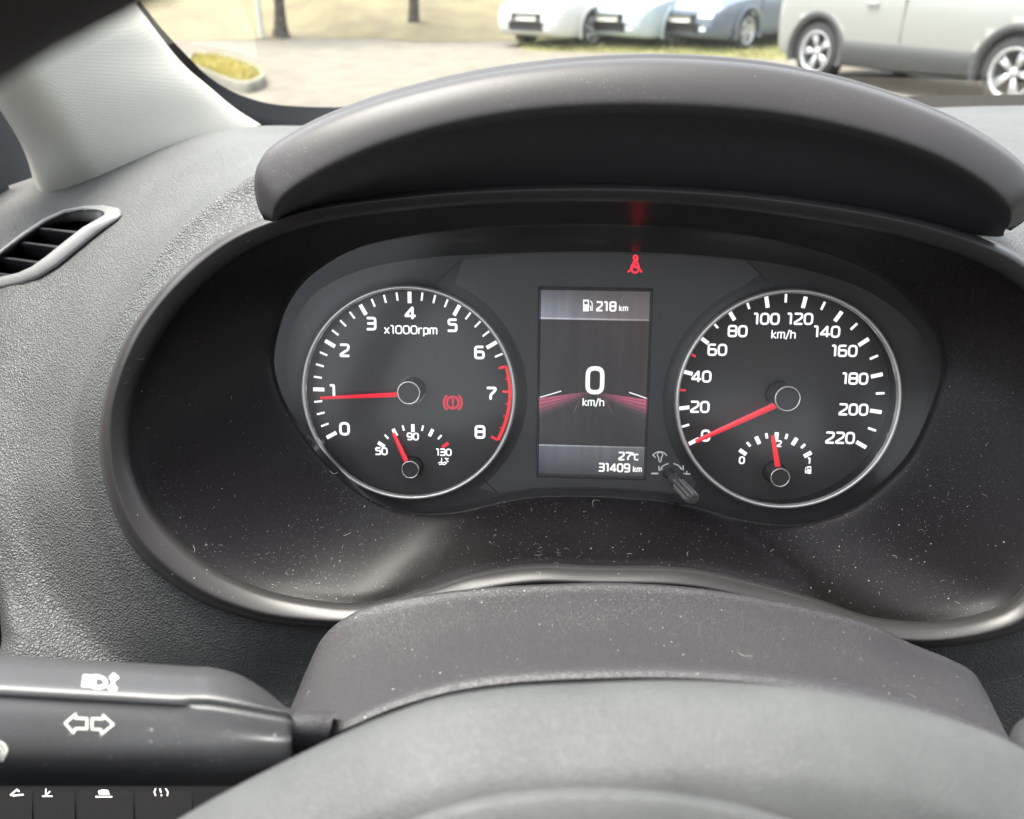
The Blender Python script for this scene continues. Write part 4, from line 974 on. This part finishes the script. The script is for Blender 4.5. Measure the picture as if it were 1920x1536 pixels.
# pale SUV close on the right: near wheel and far wheel from the photograph
near = on_ground(1916, 209); far = on_ground(1514, 150)
dirv = (near-far)[:2]; dirv = dirv/np.linalg.norm(dirv)
hd = math.atan2(dirv[1], dirv[0])                # forward = towards the near wheel
# our side is -y or +y?
side_n = np.array([dirv[1], -dirv[0]])           # local -y in world
wbs = 2.72; hw_ = .93
mid_ = (near[:2]+far[:2])/2
org = mid_ - dirv*wbs/2 - side_n*(hw_-.125)
paint_suv = car_paint('pale_silver_paint', (.29, .30, .28))
car('parked_suv', 'pale silver sport utility car with grey wheel arch cladding beyond the windscreen', 'car', (org[0], org[1], 0), hd, 4.4, 1.86, 1.66, .36, wbs, 0.0, paint_suv, True)
# row of cars parked across the lane, noses towards us
def park(px, py, label, paint, deg):
    h_ = math.radians(deg); g = on_ground(px, py)[:2]; q = np.array([-.2, .745])     # left front wheel stands on the pixel
    g = g - np.array([math.cos(h_)*q[0]-math.sin(h_)*q[1], math.sin(h_)*q[0]+math.cos(h_)*q[1]])
    car('parked_car', label, 'car', (g[0], g[1], 0), h_, 4.1, 1.74, 1.46, .31, 2.5, -2.5-.2, paint, False, None)
park(1103, 90, 'white hatchback parked on the verge beside a bluish white car', car_paint('white_paint', (.62, .62, .60)), -133)
park(1252, 91, 'bluish white car parked between the white hatchback and the blue car', car_paint('blue_white_paint', (.48, .56, .60)), -133)
park(1388, 94, 'blue car parked behind the white post beside the silver utility car', car_paint('blue_paint', (.12, .15, .20)), -136)
for b_, c in cutters:
    pass
dg = bpy.context.evaluated_depsgraph_get(); dg.update()
done = set()
for b_, c in cutters:
    if b_.name in done: continue
    done.add(b_.name)
    me = bpy.data.meshes.new_from_object(b_.evaluated_get(dg)); b_.modifiers.clear(); b_.data = me
for b_, c in cutters: bpy.data.objects.remove(c)

# white post, verge, kerb island, bank with trunks
def cyl(p, r0, r1, h, n=14):
    V = [(p[0]+r*math.cos(2*math.pi*i/n), p[1]+r*math.sin(2*math.pi*i/n), z) for r, z in ((r0, 0), (r0, h*.5), (r1, h)) for i in range(n)]
    return V, grid_faces(3, n, True)+[tuple(range(2*n, 3*n))]
M['post'] = mat('post_white', (.62, .64, .58), .6); M['bark'] = mat('bark', (.09, .075, .06), .9); vary(M['bark'], (.05, .042, .034), (.14, .12, .10), 9, 6); grain(M['bark'], 30, 1, .05); M['leaf'] = mat('leaf', (.06, .09, .03), .7)
p = on_ground(1402, 93); o = obj('marker_post', *cyl(p, .055, .05, 1.3), M['post']); tag(o, 'white round post in front of the dark blue car', 'post')
p = on_ground(492, 74); o = obj('marker_post', *cyl(p, .06, .06, 1.2), M['post']); tag(o, 'pale post at the foot of the earth bank near a tree trunk', 'post')
def vmat(name, c0, c1, s):
    m = mat(name, c0, .95); vary(m, c0, c1, s, 6); grain(m, 25, .6, .03); return m
M['verge'] = vmat('dry_grass_ground', (.22, .20, .08), (.16, .18, .06), 2.5); M['bank'] = vmat('earth_bank', (.14, .115, .07), (.20, .18, .10), 1.4)
def patch(name, pix, z, m):
    P = cr([on_ground(x, y)[:2] for x, y in pix], 6, True)
    cent = P.mean(0); V = [(q[0], q[1], z*.2) for q in P]+[((q*.93+cent*.07)[0], (q*.93+cent*.07)[1], z) for q in P]+[(cent[0], cent[1], z*1.6)]
    n = len(P); f = grid_faces(2, n, True)+[(n+i, n+(i+1) % n, 2*n) for i in range(n)]
    o = obj(name, V, f, m); o['kind'] = 'structure'; return o
patch('verge', [(985,94),(1100,98),(1300,103),(1480,112),(1600,90),(1500,70),(1300,62),(1120,60),(980,72)], .02, M['verge'])
M['kerbgrass'] = vmat('yellow_grass', (.42, .36, .12), (.34, .30, .10), 4)
patch('island', [(372,112),(420,118),(470,134),(492,156),(470,170),(440,168),(395,150),(360,130)], .05, M['kerbgrass'])
ip = cr([on_ground(x, y)[:2] for x, y in [(372,112),(420,118),(470,134),(492,156),(470,170),(440,168),(395,150),(360,130)]], 6, True); ic = ip.mean(0)
M['kerb'] = mat('kerb_concrete', (.30, .29, .26), .9); vary(M['kerb'], (.17, .16, .13), (.25, .24, .20), 6, 5)
kr = [[(q[0], q[1], z) for q in ic+(ip-ic)*f_] for f_, z in ((1.10, 0), (1.09, .10), (1.07, .12), (1.0, .12), (.99, .04))]
ko = obj('kerb', np.array(kr).reshape(-1, 3), grid_faces(5, len(ip), True), M['kerb']); ko['kind'] = 'structure'
def tufts(name, pts, h, m, n_):
    V, Fc = [], []; rg = np.random.RandomState(11)
    for _ in range(n_):
        a, b_, c = pts[rg.randint(len(pts))], pts[rg.randint(len(pts))], pts.mean(0); w_ = rg.dirichlet((1, 1, .4)); p_ = a*w_[0]+b_*w_[1]+c*w_[2]
        d = rg.normal(0, 1, 2); d /= np.linalg.norm(d); hh = h*(.4+rg.rand()); b0 = len(V); e = np.array([-d[1], d[0]])*.008
        V += [(*(p_+e), .03), (*(p_-e), .03), (*(p_+d*hh*.5), hh)]; Fc.append((b0, b0+1, b0+2))
    o_ = obj(name, V, Fc, m, None, False); o_['kind'] = 'stuff'; tag(o_, 'dry yellowish grass tufts', 'grass'); return o_
tufts('island_grass', ip, .13, M['kerbgrass'], 5000)
vp = np.array([on_ground(x, y)[:2] for x, y in [(985,94),(1100,98),(1300,103),(1480,112),(1600,90),(1500,70),(1300,62),(1120,60),(980,72)]])
tufts('verge_grass', cr(vp, 6, True), .09, M['verge'], 9000)
# bank: long low mound across the far side
bx0, bx1 = on_ground(250, 66), on_ground(980, 66)
V = []
xs = np.linspace(-18, .9, 40)
for j, (dy, z) in enumerate(((0, .01), (1.0, .18), (2.5, .55), (5, 1.0), (9, 1.3), (16, 1.3))):
    for i, x in enumerate(xs):
        V.append((x*(1+dy*.04), 18.4+dy-.05*x+.5*math.sin(x*1.3+j)+.2*math.sin(x*4.1), max(.005, z*(1+.25*math.sin(x*2.1+j*1.7)))))
o = obj('bank', V, grid_faces(6, 40), M['bank']); o['kind'] = 'structure'
def tree(px, py, h, label):
    p = on_ground(px, py); t_ = thing('tree', label, 'tree', (p[0], p[1], 0), 'trees on the bank'); t_['_org'] = (0, 0, 0)
    rings = []
    n = 12
    for z, r in ((-.1, .26), (.12, .15), (.5, .105), (1.2, .09), (2.2, .08), (h*.75, .05)):
        rings.append([(r*math.cos(2*math.pi*i/n)*(1+.12*math.sin(i*2.1))+.06*math.sin(z*1.3), r*math.sin(2*math.pi*i/n), z) for i in range(n)])
    tr = loft('trunk', rings, M['bark'], None, nr=4, nc=2, wrap=True); tr.parent = t_
    rg = np.random.RandomState(int(px)); V, Fc = [], []
    cl = [rg.normal(0, .75, 3)*[1, 1, .6]+[0, 0, h*.85] for _ in range(22)]
    for k in range(2600):
        c = cl[rg.randint(22)]+rg.normal(0, .32, 3); d = rg.normal(0, 1, 3); d /= np.linalg.norm(d); e = np.cross(d, rg.normal(0, 1, 3)); e /= np.linalg.norm(e)
        s = .05+.05*rg.rand(); b0 = len(V); V += [c, c+d*s+e*s*.4, c+d*s*2, c+d*s-e*s*.4]; Fc.append((b0, b0+1, b0+2, b0+3))
    cw = obj('crown', V, Fc, M['leaf'], None, False); cw.parent = t_
tree(527, 72, 4.2, 'dark tree trunk at the foot of the earth bank beside a pale post')
tree(775, 68, 4.6, 'thin tree trunk on the earth bank left of the white hatchback')

# ================================================================== DUST
def dust(host, count, region, smin, smax, name='dust_specks', fib=.12, seed=1, clusters=6):
    me = host.data; rg = np.random.RandomState(seed)
    fc = np.array([p.center[:] for p in me.polygons]); fa = np.array([p.area for p in me.polygons]); fnr = np.array([p.normal[:] for p in me.polygons])
    d = fc-CAM; z = d @ FW; x = CX+F*(d @ RT)/z; y = CY+F*(d @ DN)/z
    sel = np.array([region(a, b_) for a, b_ in zip(x, y)], float)*fa
    if sel.sum() == 0: return
    sel /= sel.sum(); ids = rg.choice(len(fc), count, p=sel)
    cid = rg.choice(len(fc), clusters, p=sel)
    V, Fc = [], []
    for k, i in enumerate(ids):
        vs = [np.array(me.vertices[q].co) for q in me.polygons[i].vertices]
        w = rg.dirichlet(np.ones(len(vs))); p = sum(a*b_ for a, b_ in zip(w, vs)); nn = fnr[i]
        if nn @ (p-CAM) > 0: nn = -nn
        t1 = np.cross(nn, rg.normal(0, 1, 3)); t1 /= np.linalg.norm(t1); t2 = np.cross(nn, t1)
        s = smin+(smax-smin)*rg.rand()**3; p = p+nn*.00012; b0 = len(V)
        if rg.rand() < fib:
            L_ = s*(4+5*rg.rand()); bend = rg.normal(0, .5)
            pts = [p+t1*L_*(q-.5)+t2*bend*L_*(q-.5)**2*2 + nn*.0002*math.sin(q*3) for q in (0, .25, .5, .75, 1)]
            for q in pts: V += [q+t2*s*.18, q-t2*s*.18]
            for q in range(4): Fc.append((b0+2*q, b0+2*q+2, b0+2*q+3, b0+2*q+1))
        else:
            m_ = 5; a0 = rg.rand()*6
            for q in range(m_):
                a = a0+2*math.pi*q/m_; rr = s*(.35+.3*rg.rand()); V.append(p+t1*rr*math.cos(a)*(1+rg.rand()*.6)+t2*rr*math.sin(a)+nn*.0001*rg.rand())
            Fc.append(tuple(range(b0, b0+m_)))
    o = obj(name, V, Fc, M['dust'], host, False); o['kind'] = 'stuff'
    o.matrix_parent_inverse = Matrix.Translation(-Vector(host.parent['_org'])) if False else Matrix.Identity(4)
    return o
rnd = np.random.RandomState(5)
blob = [(rnd.uniform(240, 1900), rnd.uniform(850, 1150)) for _ in range(10)]
def low_funnel(x, y):
    if y < 640 or x < 150 or x > 1960: return 0
    g = min(1., max(0., (y-640)/420))**1.6
    return g*(.3+sum(math.exp(-((x-a)**2+(y-b_)**2)/90**2) for a, b_ in blob))
dust(funnel, 2400, low_funnel, .00009, .00030, fib=.03, seed=3)
dust(funnel, 300, low_funnel, .00018, .00060, fib=.25, seed=13)
dust(funnel, 90, lambda x, y: 1 if y < 640 and 250 < x < 1900 else 0, .00015, .0004, seed=4)
dust(bezel, 260, lambda x, y: 1 if (y > 600 and -50 < x < 1950) else .1, .00016, .0005, seed=5)
dust(upper, 500, lambda x, y: 1 if (1095 < y < 1400 and 500 < x < 1920) else 0, .00014, .00060, fib=.06, seed=6)
dust(hood, 60, lambda x, y: 1 if (100 < y < 420) else 0, .00016, .0005, fib=.05, seed=7)
dust(barrel, 130, lambda x, y: 1 if (y > 1370 and 0 < x < 520) else 0, .00014, .0005, fib=.02, seed=8)
dust(mask, 60, lambda x, y: 1 , .00012, .0003, seed=9)
